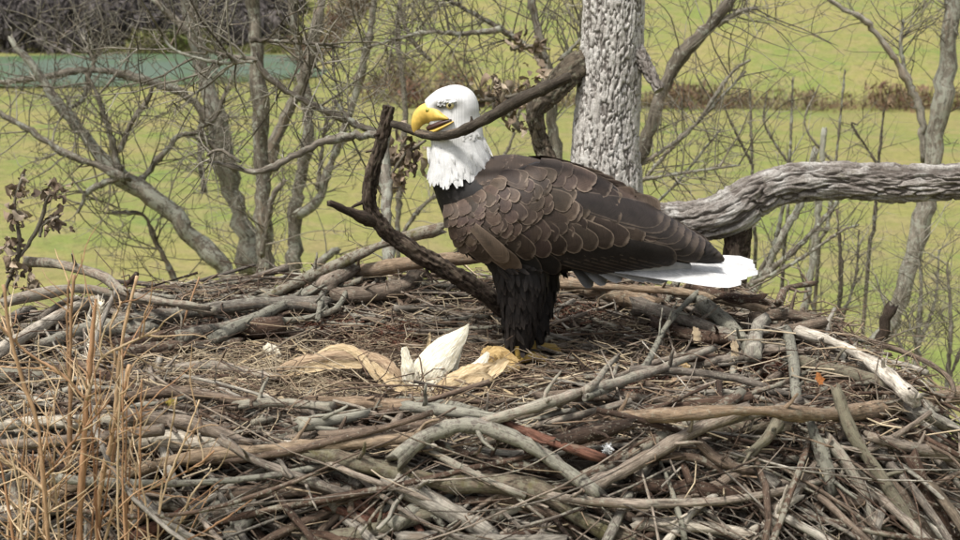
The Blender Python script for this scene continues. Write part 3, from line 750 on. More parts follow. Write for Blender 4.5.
T_([(655, 455), (700, 460), (740, 482)], 5, 4, 'stick', .03, (.3, .5, .3))
T_([(800, 520), (830, 500), (870, 505)], 6, 5, 'stick', .03, BR)

# random sticks; the first up to 300 are parts of their own, the rest are joined
def nest_r(x, y): return (abs((x - float(ncx(y))) / 1.14) ** 2.4 + abs((y + .08) / .8) ** 2.4) ** (1 / 2.4)
pile = MB()
MATS = ['stick'] * 13 + ['stick_tan', 'stick_red', 'stick_pale', 'stick_moss']
def rand_stick(front):
    while True:
        if front: x = rng.uniform(-1.1, 1.15); y = rng.uniform(-1.0, -.62)
        else: x = rng.uniform(-1.35, 1.1); y = rng.uniform(-.95, .75)
        r_ = nest_r(x, y)
        if r_ > 1.03: continue
        if r_ < .5 and rng.random() > .12: continue
        break
    tang = math.atan2((y + .08) / .64, (x + .14) / 1.3) + math.pi / 2
    a = tang + rng.normal(0, .52 if y < .2 else .4)
    if x > .35 and y < 0: a = R(-50) + rng.normal(0, .5) if rng.random() < .6 else a
    L = min(.9, rng.gamma(4.0, .085) + .12) if r_ > .5 else rng.uniform(.06, .2)
    if y > .1: L *= .75
    d = np.array([math.cos(a), math.sin(a)])
    n = 13; t = np.linspace(-.5, .5, n)
    xx = x + d[0] * t * L; yy = y + d[1] * t * L
    bend = rng.normal(0, .05) * L
    xx += -d[1] * bend * (1 - 4 * t * t) * 2; yy += d[0] * bend * (1 - 4 * t * t) * 2
    z = hf(xx, yy)
    pf = np.polyfit(t, z, 2); pf[1] = np.clip(pf[1], -.22 * L, .22 * L); pf[0] = np.clip(pf[0], -.5 * L, .06 * L)
    z = np.polyval(pf, t) + float(hf(x, y)) - pf[2] + (rng.uniform(-.085, .012) if r_ > .62 else rng.uniform(-.02, .006)) + t * rng.normal(0, .13 * L)
    return np.column_stack([xx, yy, z]), r_
N_IND = 300 - nstick
for i in range(1350):
    front = rng.random() < .42
    pts, r_ = rand_stick(front)
    pts = rough_path(pts, rng.choice([.002, .004, .008]))
    thick = rng.uniform(.007, .0135) if rng.random() < .27 else rng.gamma(2.2, .0014) + .0013
    thick = min(thick, .014)
    if r_ < .5: thick = min(thick, .005)
    ind = i < N_IND
    if ind: thick = max(thick, rng.uniform(.004, .009)) if r_ > .5 else thick
    rad = np.linspace(thick, thick * rng.uniform(.5, .95), len(pts))
    t = (rng.uniform(0, 1), rng.uniform(0, .85), rng.uniform(0, .6))
    if ind:
        mb = MB(); tube(mb, pts, rad, 8, t, .08); spurs(mb, pts, rad, int(rng.integers(0, 3)), t)
        mb.build('stick', M[MATS[int(rng.integers(len(MATS)))]], nest)
    else:
        tube(pile, pts, rad, 6, t, .08)
        if rng.random() < .4: spurs(pile, pts, rad, 1, t)
for i in range(520):
    while True:
        x = rng.uniform(-1.0, .95); y = rng.uniform(-.6, .62); r_ = nest_r(x, y)
        if .28 < r_ < .84 and not (-.62 < x < .12 and -.42 < y < .02): break
    a = math.atan2((y + .08) / .64, (x + .14) / 1.3) + math.pi / 2 + rng.normal(0, .6); L = rng.uniform(.10, .36)
    t_ = np.linspace(-.5, .5, 11); xx = x + math.cos(a) * t_ * L; yy = y + math.sin(a) * t_ * L
    z = np.polyval(np.polyfit(t_, hf(xx, yy), 2), t_) + rng.uniform(-.002, .026) + t_ * rng.normal(0, .12 * L)
    th_ = rng.uniform(.0025, .0075); t = (rng.uniform(0, 1), rng.uniform(0, .85), rng.uniform(0, .5))
    p_ = rough_path(np.column_stack([xx, yy, z]), .004)
    tube(pile, p_, np.linspace(th_, th_ * .65, 11), 8, t, .08)
    if rng.random() < .5: spurs(pile, p_, np.full(11, th_), 1, t, .02, .06)
for i in range(2500):
    pts, r_ = rand_stick(rng.random() < .5)
    if r_ < .5 and rng.random() < .4: continue
    k_ = rng.integers(0, 6); pts = pts[k_:k_ + 8] + [0, 0, rng.uniform(-.015, .022)]
    pts[:, 2] += np.linspace(-1, 1, len(pts)) * rng.normal(0, .012)
    th_ = rng.uniform(.0011, .0028); t = (rng.uniform(0, 1), rng.uniform(0, .7), rng.uniform(0, .4))
    tube(pile, rough_path(pts, .004), np.linspace(th_, th_ * .5, len(pts)), 4, t, .08, caps=False)
    if rng.random() < .3: spurs(pile, pts, np.full(len(pts), th_), 1, t, .03, .09)
o = pile.build('stick_pile', M['stick'], nest); o['kind'] = 'stuff'

def strands(mb, N, xr, yr, Lr, rr_, lift=.012, rmax=2.0, prob=None, pal=(0, 1)):
    c = 0
    while c < N:
        x = rng.uniform(*xr); y = rng.uniform(*yr); r_ = nest_r(x, y)
        if r_ > rmax or (prob is not None and rng.random() > prob(x, y, r_)): continue
        L = rng.uniform(*Lr); a = rng.uniform(0, 6.283); el = rng.normal(0, .22)
        z = float(hf(x, y)) + abs(rng.normal(0, lift)) - .006
        d = np.array([math.cos(a) * math.cos(el), math.sin(a) * math.cos(el), math.sin(el)])
        b = rng.normal(0, .25, 3) * L * [1, 1, .5]
        t = np.array([-.5, -.17, .17, .5])[:, None]
        pts = np.array([x, y, z]) + d * t * L + b * (1 - 4 * t * t)
        w_ = rng.uniform(*rr_)
        tube(mb, pts, [w_, w_, w_ * .9, w_ * .5], 3, (rng.uniform(*pal), rng.uniform(0, 1), 0), 0, caps=False)
        c += 1
lin = MB()
strands(lin, 4600, (-.95, .85), (-.75, .6), (.03, .13), (.0006, .0017), .014, .86, lambda x, y, r_: 1 if r_ < .62 else .5)
strands(lin, 2600, (-1.2, .95), (-.95, .65), (.05, .2), (.0008, .0022), .03, 1.0)
strands(lin, 1500, (-.75, -.3), (-.45, .0), (.03, .14), (.0006, .0016), .02, .9, None, (.5, .85))
o = lin.build('dry_grass', M['straw'], nest); o['kind'] = 'stuff'
red = MB()
for (px, py, sx_, sy_) in [(338, 334, .08, .05), (395, 338, .05, .05), (560, 325, .1, .07), (640, 395, .12, .05), (770, 372, .06, .05)]:
    c = on_nest(px, py)
    for _ in range(330):
        x, y = rng.normal(c[0], sx_ * .5), rng.normal(c[1], sy_ * .7); L = rng.uniform(.02, .06); a = rng.uniform(0, 6.28)
        p = np.array([x, y, float(hf(x, y)) + abs(rng.normal(0, .012))]); d = np.array([math.cos(a), math.sin(a), rng.normal(0, .35)]) * L
        tube(red, np.array([p - d / 2, p + rng.normal(0, .003, 3), p + d / 2]), .0011, 3, (rng.uniform(0, 1), rng.uniform(0, 1), 0), 0, caps=False)
o = red.build('red_needles', M['needles'], nest); o['kind'] = 'stuff'

# ------------------------------------------------------------------ dark snapped branch beside the eagle
pts = catmull([P(389, 106, .12), P(385, 128, .12), P(376, 160, .12), P(369, 192, .12), P(373, 215, .13), P(392, 236, .14), P(425, 258, .17), P(462, 279, .2), P(500, 306, .24), P(520, 330, .3)], 60)
rad = np.interp(np.linspace(0, 1, 60), [0, .15, .4, .5, .7, 1], [5.5, 6.8, 7.4, 8.6, 8.8, 10]) * mpp(.14)
jb = thing('broken_branch', pts[-1], 'dark snapped branch jutting up from the nest left of the eagle', 'branch')
mb = MB(); bark_tube(mb, pts[::6], rad[::6], 44, 220, .016, .004, .22, 4.4, .8); spurs(mb, pts, rad, 7, (.3, .4, .3), .02, .06); mb.build('stem', M['dark_branch'], jb)
pts = catmull([P(330, 203, .05), P(350, 212, .08), P(376, 222, .13)], 14)
mb = MB(); tube(mb, pts, np.linspace(3.5, 7, 14) * mpp(.1), 9, (.4, .5, .4), .1); mb.build('side_stub', M['dark_branch'], jb)
pts = catmull([P(384, 128, .12), P(396, 124, .10), P(401, 125, .09)], 8)

# ------------------------------------------------------------------ the eagle
eagle = thing('bald_eagle', P(522, 352, 0), 'bald eagle standing in profile with white head, brown wings and a stick in its beak', 'eagle')

def loft(mb, secs, n=30, sides=24, Y0=0.0):
    """secs: (px, py, half height px, half width m[, Y offset])"""
    S = np.array([list(s) + [0] * (5 - len(s)) for s in secs], float)
    C = catmull(np.column_stack([S[:, 0] / 100, S[:, 1] / 100, S[:, 4] * 0, S[:, 2], S[:, 3], S[:, 4]]), n)
    W = np.array([P(c[0] * 100, c[1] * 100, Y0 + c[5]) for c in C])
    T = nrm(np.gradient(W, axis=0))
    ref = np.array([0, -1.0, 0])
    Yv = nrm(ref - (T @ ref)[:, None] * T); U = np.cross(T, Yv)
    th = np.arange(sides) * 2 * math.pi / sides
    hm = np.maximum(C[:, 3], .3) * mpp(Y0); wm = np.maximum(C[:, 4], .0008)
    V = W[:, None] + (np.cos(th)[None, :, None] * U[:, None] * hm[:, None, None] + np.sin(th)[None, :, None] * Yv[:, None] * wm[:, None, None])
    i = np.arange(n - 1)[:, None] * sides; j = np.arange(sides)[None]; j2 = (j + 1) % sides
    q = np.stack([i + j, i + j2, i + sides + j2, i + sides + j], -1).reshape(-1, 4)
    a = n * sides; e = (n - 1) * sides; jj = np.arange(sides); jn = (jj + 1) % sides
    tr_ = np.vstack([np.column_stack([np.full(sides, a), jn, jj]), np.column_stack([np.full(sides, a + 1), e + jj, e + jn])])
    mb.add(np.vstack([V.reshape(-1, 3), W[0], W[-1]]), q, tr_)

bmb = MB()
loft(bmb, [(690, 262, 5, .012), (655, 256, 13, .03), (620, 243, 25, .055), (580, 226, 40, .085), (540, 214, 51, .105), (505, 207, 53, .112), (480, 205, 44, .105), (460, 209, 27, .075), (448, 212, 10, .03)], 46)
loft(bmb, [(492, 232, 36, .09), (474, 198, 35.5, .086), (461, 172, 30.5, .068), (458.5, 150, 27, .056), (456, 130, 26, .046), (453, 112, 25, .040), (451, 98, 20, .033), (450, 88, 9, .02), (450, 85, 2, .005)], 44)
loft(bmb, [(478, 114, 8, .02), (468, 112, 22, .038), (455, 111, 26, .041), (442, 110, 22, .035), (432, 111, 15.5, .026), (427, 112, 12, .019)], 24)
loft(bmb, [(436, 100.5, 3.5, .016, -.020), (448, 99, 4.5, .020, -.025), (464, 101, 4, .014, -.026)], 12)     # brow
loft(bmb, [(436, 100.5, 3.5, .016, .020), (448, 99, 4.5, .020, .025), (464, 101, 4, .014, .026)], 12)
loft(bmb, [(512, 235, 40, .05, -.045), (520, 265, 30, .052, -.05), (521, 298, 22, .042, -.045), (519, 326, 16, .031, -.038), (517, 349, 11, .02, -.034)], 24)
loft(bmb, [(530, 235, 40, .05, .05), (534, 265, 29, .05, .055), (535, 298, 20, .04, .055), (533, 326, 14, .03, .052), (531, 349, 10, .018, .05)], 24)
tmpm = bmb.mesh('tmp'); tmp = bpy.data.objects.new('tmp', tmpm); COL.objects.link(tmp)
rm = tmp.modifiers.new('r', 'REMESH'); rm.mode = 'VOXEL'; rm.voxel_size = .0055
sm = tmp.modifiers.new('s', 'SMOOTH'); sm.iterations = 8; sm.factor = .5
dg = bpy.context.evaluated_depsgraph_get(); dg.update()
bm_ = bpy.data.meshes.new_from_object(tmp.evaluated_get(dg)); bm_.name = 'body'
bpy.data.objects.remove(tmp); bpy.data.meshes.remove(tmpm)
nv = len(bm_.vertices)
co = np.zeros(nv * 3); bm_.vertices.foreach_get('co', co); co = co.reshape(-1, 3)
no = np.zeros(nv * 3); bm_.vertices.foreach_get('normal', no); no = no.reshape(-1, 3)
bx, by = to_px(co)
def white_line(x): return np.interp(x, [420, 430, 445, 460, 475, 490, 500], [156, 159, 164, 162, 157, 150, 145])
isw = (by < white_line(bx)) & (bx < 503)
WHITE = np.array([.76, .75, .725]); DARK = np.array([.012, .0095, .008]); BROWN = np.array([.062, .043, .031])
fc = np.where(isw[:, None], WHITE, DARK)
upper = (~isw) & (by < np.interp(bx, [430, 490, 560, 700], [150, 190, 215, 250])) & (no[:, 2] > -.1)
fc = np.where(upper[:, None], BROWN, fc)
lore = np.exp(-(((bx - 439) / 7) ** 2 + ((by - 106.5) / 3.2) ** 2)) + .8 * np.exp(-(((bx - 452) / 8) ** 2 + ((by - 106) / 3.0) ** 2))
lore = np.where(isw, np.clip(lore, 0, 1), 0)[:, None]
fc = fc * (1 - lore) + np.array([.10, .092, .08]) * lore
for nm, arr in (('bark', np.column_stack([np.zeros(nv), bx * .02, np.zeros(nv)])), ('tint', fc)):
    a = bm_.attributes.new(nm, 'FLOAT_VECTOR', 'POINT'); a.data.foreach_set('vector', arr.astype(np.float32).ravel())
bm_.polygons.foreach_set('use_smooth', np.ones(len(bm_.polygons), bool))
bm_.materials.clear(); bm_.materials.append(M['feather'])
body = bpy.data.objects.new('body', bm_); COL.objects.link(body); body.parent = eagle; body.matrix_parent_inverse = WM[eagle].inverted(); WM[body] = Matrix.Identity(4)

# contour feathers over the body
def flow(x, y, white, nz):
    f = np.zeros(3)
    if white:
        if y < 135: f = np.array([1.0, .0, -.55 - .012 * max(0, 112 - y) * 0])
        else: f = np.array([.25, 0, -1.0])
        if x > 470 and y < 135: f = np.array([.4, 0, -1.0])
    elif y > 268 and 480 < x < 565: f = np.array([.08, 0, -1.0])
    elif x < 490: f = np.array([.3, 0, -1.0])
    else: f = np.array([1.0, 0, -.35])
    return f
def contour(mb, p, n, f, L, W, color, edge, tilt=.18, lift=.0):
    f = nrm(f - (f @ n) * n); s = np.cross(n, f)
    nu, nvv = 3, 5
    V = np.zeros((nvv, nu, 3)); B = np.zeros((nvv, nu, 3))
    for i, v in enumerate(np.linspace(0, 1, nvv)):
        w_ = W * (.55 + .9 * v - .45 * v * v) * (1 if v < .7 else math.sqrt(max(0.02, 1 - ((v - .7) / .31) ** 2)))
        for j, u in enumerate((-1, 0, 1)):
            V[i, j] = p + f * L * v + s * u * w_ + n * (lift - .003 + L * tilt * v - abs(u) * w_ * .18 - L * .12 * v * v)
            B[i, j] = (max(abs(u) * .9, 0 if v < .72 else (v - .3) / .7), v + abs(u) * .35 + rng.uniform(0, .02), edge)
    sheet(mb, V, B, np.asarray(color))
pl = MB(); wl = MB()
idx = rng.permutation(nv)
cnt_d = cnt_w = 0
for i in idx:
    x, y = bx[i], by[i]
    if isw[i]:
        if cnt_w > 2300 or x < 433: continue
        # keep clear of the eye and lores
        if ((x - 446) / 15) ** 2 + ((y - 106) / 6) ** 2 < 1: continue
        if abs(no[i][1]) > .1 and ((x - 444) / 14) ** 2 + ((y - 122) / 6) ** 2 < 1: continue
        nearedge = white_line(x) - y
        L = .014 if y < 125 else (.022 if nearedge > 16 else .05)
        W = L * (.32 if nearedge > 16 else .13)
        f = flow(x, y, True, 0) + rng.normal(0, .1, 3)
        c = WHITE * rng.uniform(.9, 1.05)
        contour(wl, co[i], no[i], f, L * rng.uniform(.8, 1.25), W, np.clip(c, 0, .86), 0, .12 if y < 125 else .2, 0 if nearedge > 16 else .006); cnt_w += 1
    else:
        if cnt_d > 3200: continue
        thigh = y > 262
        if y > 252 and x > 600 : continue
        L = .026 if not thigh else .04; W = .009 if not thigh else .0055
        f = flow(x, y, False, 0) + rng.normal(0, .14, 3)
        c = (BROWN if upper[i] else DARK) * rng.uniform(.6, 1.5)
        if upper[i]: contour(pl, co[i], no[i], f, L * rng.uniform(.9, 1.3), W * 1.2, c, rng.uniform(.15, .5), .16)
        else: contour(pl, co[i], no[i], f, L * rng.uniform(.8, 1.3), W, c * (1.5 if thigh else 1), .06, .2 if not thigh else .3)
        cnt_d += 1
o_ = None
for (x0, y0, x1, y1, w_) in [(430, 150, 429, 170, 3), (435, 152, 436, 174, 3.4), (440, 156, 442, 181, 3.6), (444, 158, 446, 185, 3.4), (449, 158, 452, 178, 3.6), (454, 157, 459, 181, 3.4), (459, 156, 465, 176, 3.4), (463, 154, 471, 178, 3.2),
                             (468, 152, 477, 171, 3.4), (473, 149, 483, 172, 3.0), (478, 146, 488, 165, 3.0), (482, 143, 493, 161, 3.0), (438, 150, 439, 168, 4), (452, 150, 455, 170, 4), (466, 146, 473, 164, 4), (477, 140, 487, 156, 4)]:
    V = np.zeros((7, 3, 3)); bk_ = np.zeros((7, 3, 3))
    for i, v in enumerate(np.linspace(0, 1, 7)):
        x = x0 + (x1 - x0) * v; y = y0 - 3 + (y1 - y0) * v * .92
        cand = np.where((no[:, 1] < -.05) & (np.abs(bx - x) < 5) & (np.abs(by - y) < 5))[0]
        Yc = co[cand, 1].mean() if len(cand) else -.03
        for j, u in enumerate((-1, 0, 1)):
            V[i, j] = P(x + u * w_ * (1 - v ** 2.2) , y, Yc - .004 - .009 * v + .004 * abs(u)); bk_[i, j] = (abs(u) * .5, v, 0)
    sheet(wl, V, bk_, WHITE)
o = pl.build('plumage', M['feather'], eagle); o['kind'] = 'stuff'
o = wl.build('white_plumage', M['feather'], eagle); o['kind'] = 'stuff'

# wings
WX = [442, 452, 471, 500, 538, 580, 620, 660, 700, 725]
WTOP = [206, 202, 192, 173, 160, 172, 194, 218, 242, 254]
WBOT = [215, 240, 260, 270, 274, 272, 268, 264, 262, 262]
WW = [.060, .095, .125, .138, .138, .125, .105, .082, .058, .045]
def wing_y(x, y, side=-1):
    t, b, w_ = np.interp(x, WX, WTOP), np.interp(x, WX, WBOT), np.interp(x, WX, WW)
    u = (y - (t + b) / 2) / ((b - t) / 2 + 1e-6)
    return side * w_ * math.sqrt(max(.12, 1 - .75 * min(1.1, abs(u)) ** 2.2))
def wing_pt(x, y, side=-1): return P(x, y, wing_y(x, y, side))
def wing_n(x, y, side=-1):
    a = wing_pt(x + 3, y, side) - wing_pt(x - 3, y, side); b = wing_pt(x, y + 3, side) - wing_pt(x, y - 3, side)
    n = nrm(np.cross(a, b)); return n if n[1] * side > 0 else -n

def wing_base(side):
    mb = MB(); n, m = 40, 16
    V = np.zeros((n, m, 3))
    for i, x in enumerate(np.linspace(444, 720, n)):
        t, b = np.interp(x, WX, WTOP) + 1, np.interp(x, WX, WBOT) - 2
        for j, y in enumerate(np.linspace(t, b, m)):
            V[i, j] = wing_pt(x, y, side) - wing_n(x, y, side) * .003
    inner = V.copy(); inner[:, :, 1] -= side * .02
    c = np.array([.03, .022, .018])
    if side > 0: V = V[:, ::-1]; inner = inner[:, ::-1]
    ring = np.concatenate([V, inner[:, ::-1], V[:, :1]], 1)
    sheet(mb, ring, np.zeros_like(ring), np.tile(c, (ring.shape[0], ring.shape[1], 1)))
    return mb
wing = wing_base(-1).build('wing', M['feather'], eagle)
farw = wing_base(1).build('wing', M['feather'], eagle)

def wfeather(parent, base, tip, wpx, color, edge, lift0, lift1, side=-1, nvv=9, square=.72, bend=0, taper=.6, pw=2.3):
    """one feather lying on the wing; base and tip in profile coordinates"""
    b = np.array(base, float); t_ = np.array(tip, float); d = t_ - b; L = np.linalg.norm(d); d /= L; s = np.array([-d[1], d[0]])
    us = np.array([-1, -.8, -.4, 0, .4, .8, 1]); V = np.zeros((nvv, 7, 3)); B = np.zeros((nvv, 7, 3))
    sd = rng.uniform(0, 30)
    for i, v in enumerate(np.concatenate([np.linspace(0, square, nvv - 5, endpoint=False), square + (1 - square) * np.array([0, .35, .65, .88, 1.0])])):
        w_ = wpx * (taper + (1 - taper) * min(1, v / .55))
        if v > square: w_ *= max(.04, 1 - ((v - square) / (1 - square)) ** pw) ** (1 / pw)
        for j, u in enumerate(us):
            q = b + d * L * v + s * (u * w_ + bend * v * v * L)
            n = wing_n(q[0], q[1], side)
            if v >= square and abs(u) < .99: q = q + d * rng.normal(0, wpx * .04) + s * rng.normal(0, wpx * .03)
            V[i, j] = wing_pt(q[0], q[1], side) + n * (lift0 + (lift1 - lift0) * v + .0007 * (1 - u * u))
            B[i, j] = (max(abs(u), .0 if v < square else .55 + .45 * (v - square) / (1 - square)), v * L * .05 + abs(u) * .4 + sd, edge)
    mb = MB(); sheet(mb, V, B, np.asarray(color, float))
    o = mb.build('feather', M['feather'], parent)
    return o

def wing_dir(x, y):     # degrees below horizontal
    ctl = [(445, 205, 75), (470, 190, 35), (500, 165, 22), (460, 235, 55), (500, 215, 42), (540, 175, 24), (540, 225, 30), (500, 250, 35), (590, 185, 26), (590, 230, 20), (640, 220, 24)]
    wt_ = [1 / (((x - a) ** 2 + (y - b) ** 2) + 30) ** 1.5 for a, b, _ in ctl]
    return R(sum(w_ * c for w_, (_, _, c) in zip(wt_, ctl)) / sum(wt_))
def wing_size(x, y):
    return float(np.interp(x, [445, 480, 520, 570, 620], [10, 12, 16, 20, 24])) * float(np.interp(y, [165, 200, 235, 255], [.95, .95, 1.05, 1.1]))
nf = 0
def brown(k=1.0): 
    c = np.array([.046, .032, .0235]) * k * rng.uniform(.55, 1.35); return c * np.array([1, rng.uniform(.95, 1.05), rng.uniform(.95, 1.1)])
# long dark flight feathers first (lowest layer): primaries, secondaries, tertials
for i in range(6):
    wfeather(wing, (600 + 6 * i, 236 + 2.5 * i), (724 - 4 * i, 259 - 3.0 * i), 7.5, np.array([.020, .0165, .015]) * rng.uniform(.8, 1.3), .12, .000 + .0006 * i, .004 + .0012 * i, nvv=12, square=.8, pw=1.6)
for i in range(8):
    wfeather(wing, (520 + 8 * i, 246 - 1.5 * i), (612 + 9 * i, 266 - 1.6 * i), 9, np.array([.022, .018, .016]) * rng.uniform(.8, 1.4), .35, .001 + .0006 * i, .006 + .0012 * i, nvv=12, square=.82)
for i in range(7):
    wfeather(wing, (560 + 10 * i, 195 + 6.5 * i), (660 + 7 * i, 222 + 4.6 * i), 11.5, np.array([.026, .020, .017]) * rng.uniform(.8, 1.4), .3, .004, .013, nvv=12, square=.78)
# dark lobes by the belly, alula
wfeather(wing, (508, 245), (540, 273), 11, (.020, .019, .018), .35, .001, .008, square=.6, pw=2)
wfeather(wing, (520, 248), (560, 268), 9, (.016, .014, .013), .3, .000, .006)
wfeather(wing, (470, 232), (521, 265), 9, (.10, .072, .052), .7, .004, .015, square=.7)
wfeather(wing, (474, 226), (508, 255), 7.5, (.12, .088, .064), .7, .008, .018, square=.7)
wfeather(wing, (452, 226), (492, 258), 8, (.055, .04, .03), .5, .002, .010)
# greater coverts
for i in range(9):
    x = 500 + 15.5 * i; y = 232 - 1.2 * i
    wfeather(wing, (x, y - 4), (x + 34, y + 21 - 1.0 * i), 9.5, brown(.75), .7, .004 + .0004 * i, .011, square=.72)
# scalloped coverts and scapulars, from the back forward
pts = []
tries = 0
while tries < 9000 and len(pts) < 250:
    tries += 1
    x = rng.uniform(447, 640); y = rng.uniform(160, 246)
    t, b = np.interp(x, WX, WTOP) + 3, np.interp(x, WX, WBOT) - 8
    if y < t or y > min(b, np.interp(x, [440, 480, 520, 600, 640], [235, 242, 238, 222, 215])): continue
    s = wing_size(x, y)
    if all(math.hypot(x - a, (y - c) * 1.15) > s * .55 for a, c in pts): pts.append((x, y))
pts.sort(key=lambda q: -(q[0] * .8 + q[1] * .6))
for k_, (x, y) in enumerate(pts):
    s = wing_size(x, y) * rng.uniform(.68, 1.22); a = wing_dir(x, y) + rng.normal(0, .14)
    L = s * rng.uniform(1.25, 1.75); f = k_ / len(pts)
    warm = (.62 if x > 585 and not 192 < y < 212 else 1.0) + .5 * max(0, 1 - abs(x - 470) / 60) + (.55 if (x > 600 and 190 < y < 215) else 0)
    wfeather(wing, (x - math.cos(a) * s * .3, y - math.sin(a) * s * .3), (x + math.cos(a) * (L - s * .3), y + math.sin(a) * (L - s * .3)), s * .52,
             brown(warm), rng.uniform(.3, .85) * (.8 if x > 590 else 1), .0025, .0065 + .003 * rng.random(), square=rng.uniform(.6, .74), pw=rng.uniform(2.3, 3.4), nvv=9, bend=rng.normal(0, .06))
# far wing: its upper edge shows over the back
for i in range(7):
    wfeather(farw, (540 + 14 * i, 166 + 6.6 * i), (632 + 13 * i, 202 + 7.4 * i), 8, np.array([.028, .021, .018]) * rng.uniform(.8, 1.5), .3, .002, .006, side=1, nvv=11)
for i in range(12):
    x = 500 + 11 * i; y = np.interp(x, WX, WTOP) + 1
    wfeather(farw, (x - 6, y - 1), (x + 28, y + 10), 9, brown(.9), .6, .004, .010, side=1)

# tail
tail = thing_tail = None
tl = MB()
tail_root = None
def tail_feather(base, tip, wpx, Yb, Yt, col, parent, sl=.004):
    b = np.array(base, float); t_ = np.array(tip, float); d = t_ - b; L = np.linalg.norm(d); d /= L; s = np.array([-d[1], d[0]])
    V = np.zeros((12, 5, 3)); B = np.zeros((12, 5, 3)); sd = rng.uniform(0, 30)
    for i, v in enumerate(np.linspace(0, 1, 12)):
        w_ = wpx * (.5 + .5 * min(1, v * 1.4)) * (1 if v < .82 else max(.08, 1 - ((v - .82) / .18) ** 2) ** .5)
        Yc = Yb + (Yt - Yb) * v
        for j, u in enumerate((-1, -.5, 0, .5, 1)):
            q = b + d * L * v + s * u * w_
            V[i, j] = P(q[0], q[1], Yc - u * .020 - .002 * (1 - u * u)); B[i, j] = (abs(u) * .7, v * 3 + abs(u) * .4 + sd, 0)
    mb = MB(); sheet(mb, V, B, np.asarray(col, float))
    return mb.build('feather', M['feather'], parent)
mb = MB(); loft(mb, [(585, 262, 7, .03), (610, 264, 12, .045), (640, 266, 12, .045), (668, 266, 9, .035), (690, 266, 3, .02)], 18)
mb.c = [np.tile(np.array([.62, .60, .57]), (len(c), 1)) for c in mb.c]; mb.b = [b * 0 for b in mb.b]
tail = mb.build('tail', M['feather'], eagle)
for i in range(11):
    f = i / 10
    tail_feather((615, 263 + f * 6), (722 + 34 * math.sin(1.2 + f * 1.6) + rng.normal(0, 3.5), 262 + 21 * f), 7.0, .03 - .07 * f, .075 - .15 * f, WHITE * rng.uniform(.84, 1.04), tail)
for (b_, t_, c_) in [((578, 262), (606, 284), .30), ((584, 262), (622, 280), .45), ((590, 262), (650, 279), .6), ((570, 262), (592, 287), .22), ((600, 266), (668, 280), .7)]:
    tail_feather(b_, t_, 6, -.03, -.035, np.array([c_, c_ * .97, c_ * .93]), tail)

# beak, eyes
mb = MB(); loft(mb, [(449, 117.2, 1.6, .0475), (442.5, 115.6, 5.6, .0445), (435, 113.2, 9.8, .036), (427, 113.8, 10.4, .021), (421, 117, 8.6, .013), (417, 123, 6.0, .009), (415.6, 129, 3.8, .0055), (416.3, 135, 1.1, .0015)], 26, 20)
ub = mb.build('upper_beak', M['beak'], eagle)
mb = MB(); loft(mb, [(426.0, 110, 1.6, .003, -.020), (429, 110.4, 1.6, .003, -.0225)], 5, 8); mb.build('nostril', M['nostril'], ub)
mb = MB(); loft(mb, [(454, 119.5, 1.2, .050), (450, 121.5, 2.0, .0515), (442, 125.8, 2.8, .0485), (434, 130, 3.0, .036), (427, 133, 2.2, .014), (424, 134, 1, .004)], 16, 16); mb.build('lower_beak', M['beak'], eagle)
mb = MB(); loft(mb, [(452, 117.8, 1.2, .049), (447, 119.5, 2.8, .0485), (440, 122.5, 4.0, .045), (433, 126, 3.8, .034), (427, 129, 2, .014)], 14, 14); mb.build('mouth', M['mouth'], eagle)
for s in (-1, 1):
    mb = MB(); loft(mb, [(445.6, 105.4, .6, .001, s * .0375), (447.2, 105.4, 2.8, .0055, s * .0375), (450, 105.4, 3.8, .0075, s * .0375), (452.8, 105.4, 2.8, .0055, s * .0375), (454.4, 105.4, .6, .001, s * .0375)], 12, 14)
    ey = mb.build('eye', M['iris'], eagle)
    mb = MB(); loft(mb, [(447.8, 105.2, .4, .001, s * .0435), (449.6, 105.2, 2.1, .0036, s * .0435), (451.4, 105.2, .4, .001, s * .0435)], 9, 12)
    mb.build('pupil', M['pupil'], ey)

# feet
for s, px in ((-1, 517), (1, 532)):
    b = P(px, 344, .04 * s - .005)
    zf = float(hf(b[0], b[1])) + .003
    mb = MB(); tube(mb, catmull([b + [0, 0, .01], [b[0], b[1], zf + .012]], 6), .012, 10, lump=.04)
    for a in (150, 185, 225, 15):
        d = np.array([math.cos(R(a)), math.sin(R(a)) , 0])
        p0 = np.array([b[0], b[1], zf + .014])
        tube(mb, catmull([p0, p0 + d * .035 + [0, 0, .006], p0 + d * .07 + [0, 0, -.008]], 8), np.linspace(.0105, .008, 8), 8, lump=.08)
    ft = mb.build('foot', M['foot'], eagle)
    for a in (150, 185, 225, 15):
        d = np.array([math.cos(R(a)), math.sin(R(a)), 0]); p1 = np.array([b[0], b[1], zf + .014]) + d * .068 + [0, 0, -.006]
        tm = MB(); tube(tm, catmull([p1, p1 + d * .018 + [0, 0, .002], p1 + d * .03 + [0, 0, -.016]], 8), np.linspace(.006, .0012, 8), 8, lump=0)
        tm.build('talon', M['talon'], ft)

# ------------------------------------------------------------------ stick held crosswise in the beak
pts = catmull([P(394, 124, .06), P(405, 127, .03), P(422, 133.5, -.008), P(440, 136, -.05), P(462, 131, -.098), P(490, 117, -.12), P(520, 100, -.14), P(548, 87, -.15), P(573, 76, -.16)], 50)
mb = MB(); tube(mb, rough_path(pts, .0012), np.interp(np.linspace(0, 1, 50), [0, .3, .6, .85, 1], [4.2, 4.6, 5.6, 6.0, 4.4]) * mpp(-.08), 12, (.5, .4, .3), .05)
spurs(mb, pts, np.full(50, .012), 2, (.5, .4, .3), .01, .02)
tag(mb.build('held_stick', M['held']), 'brown stick held crosswise in the eagle\'s beak', 'stick')

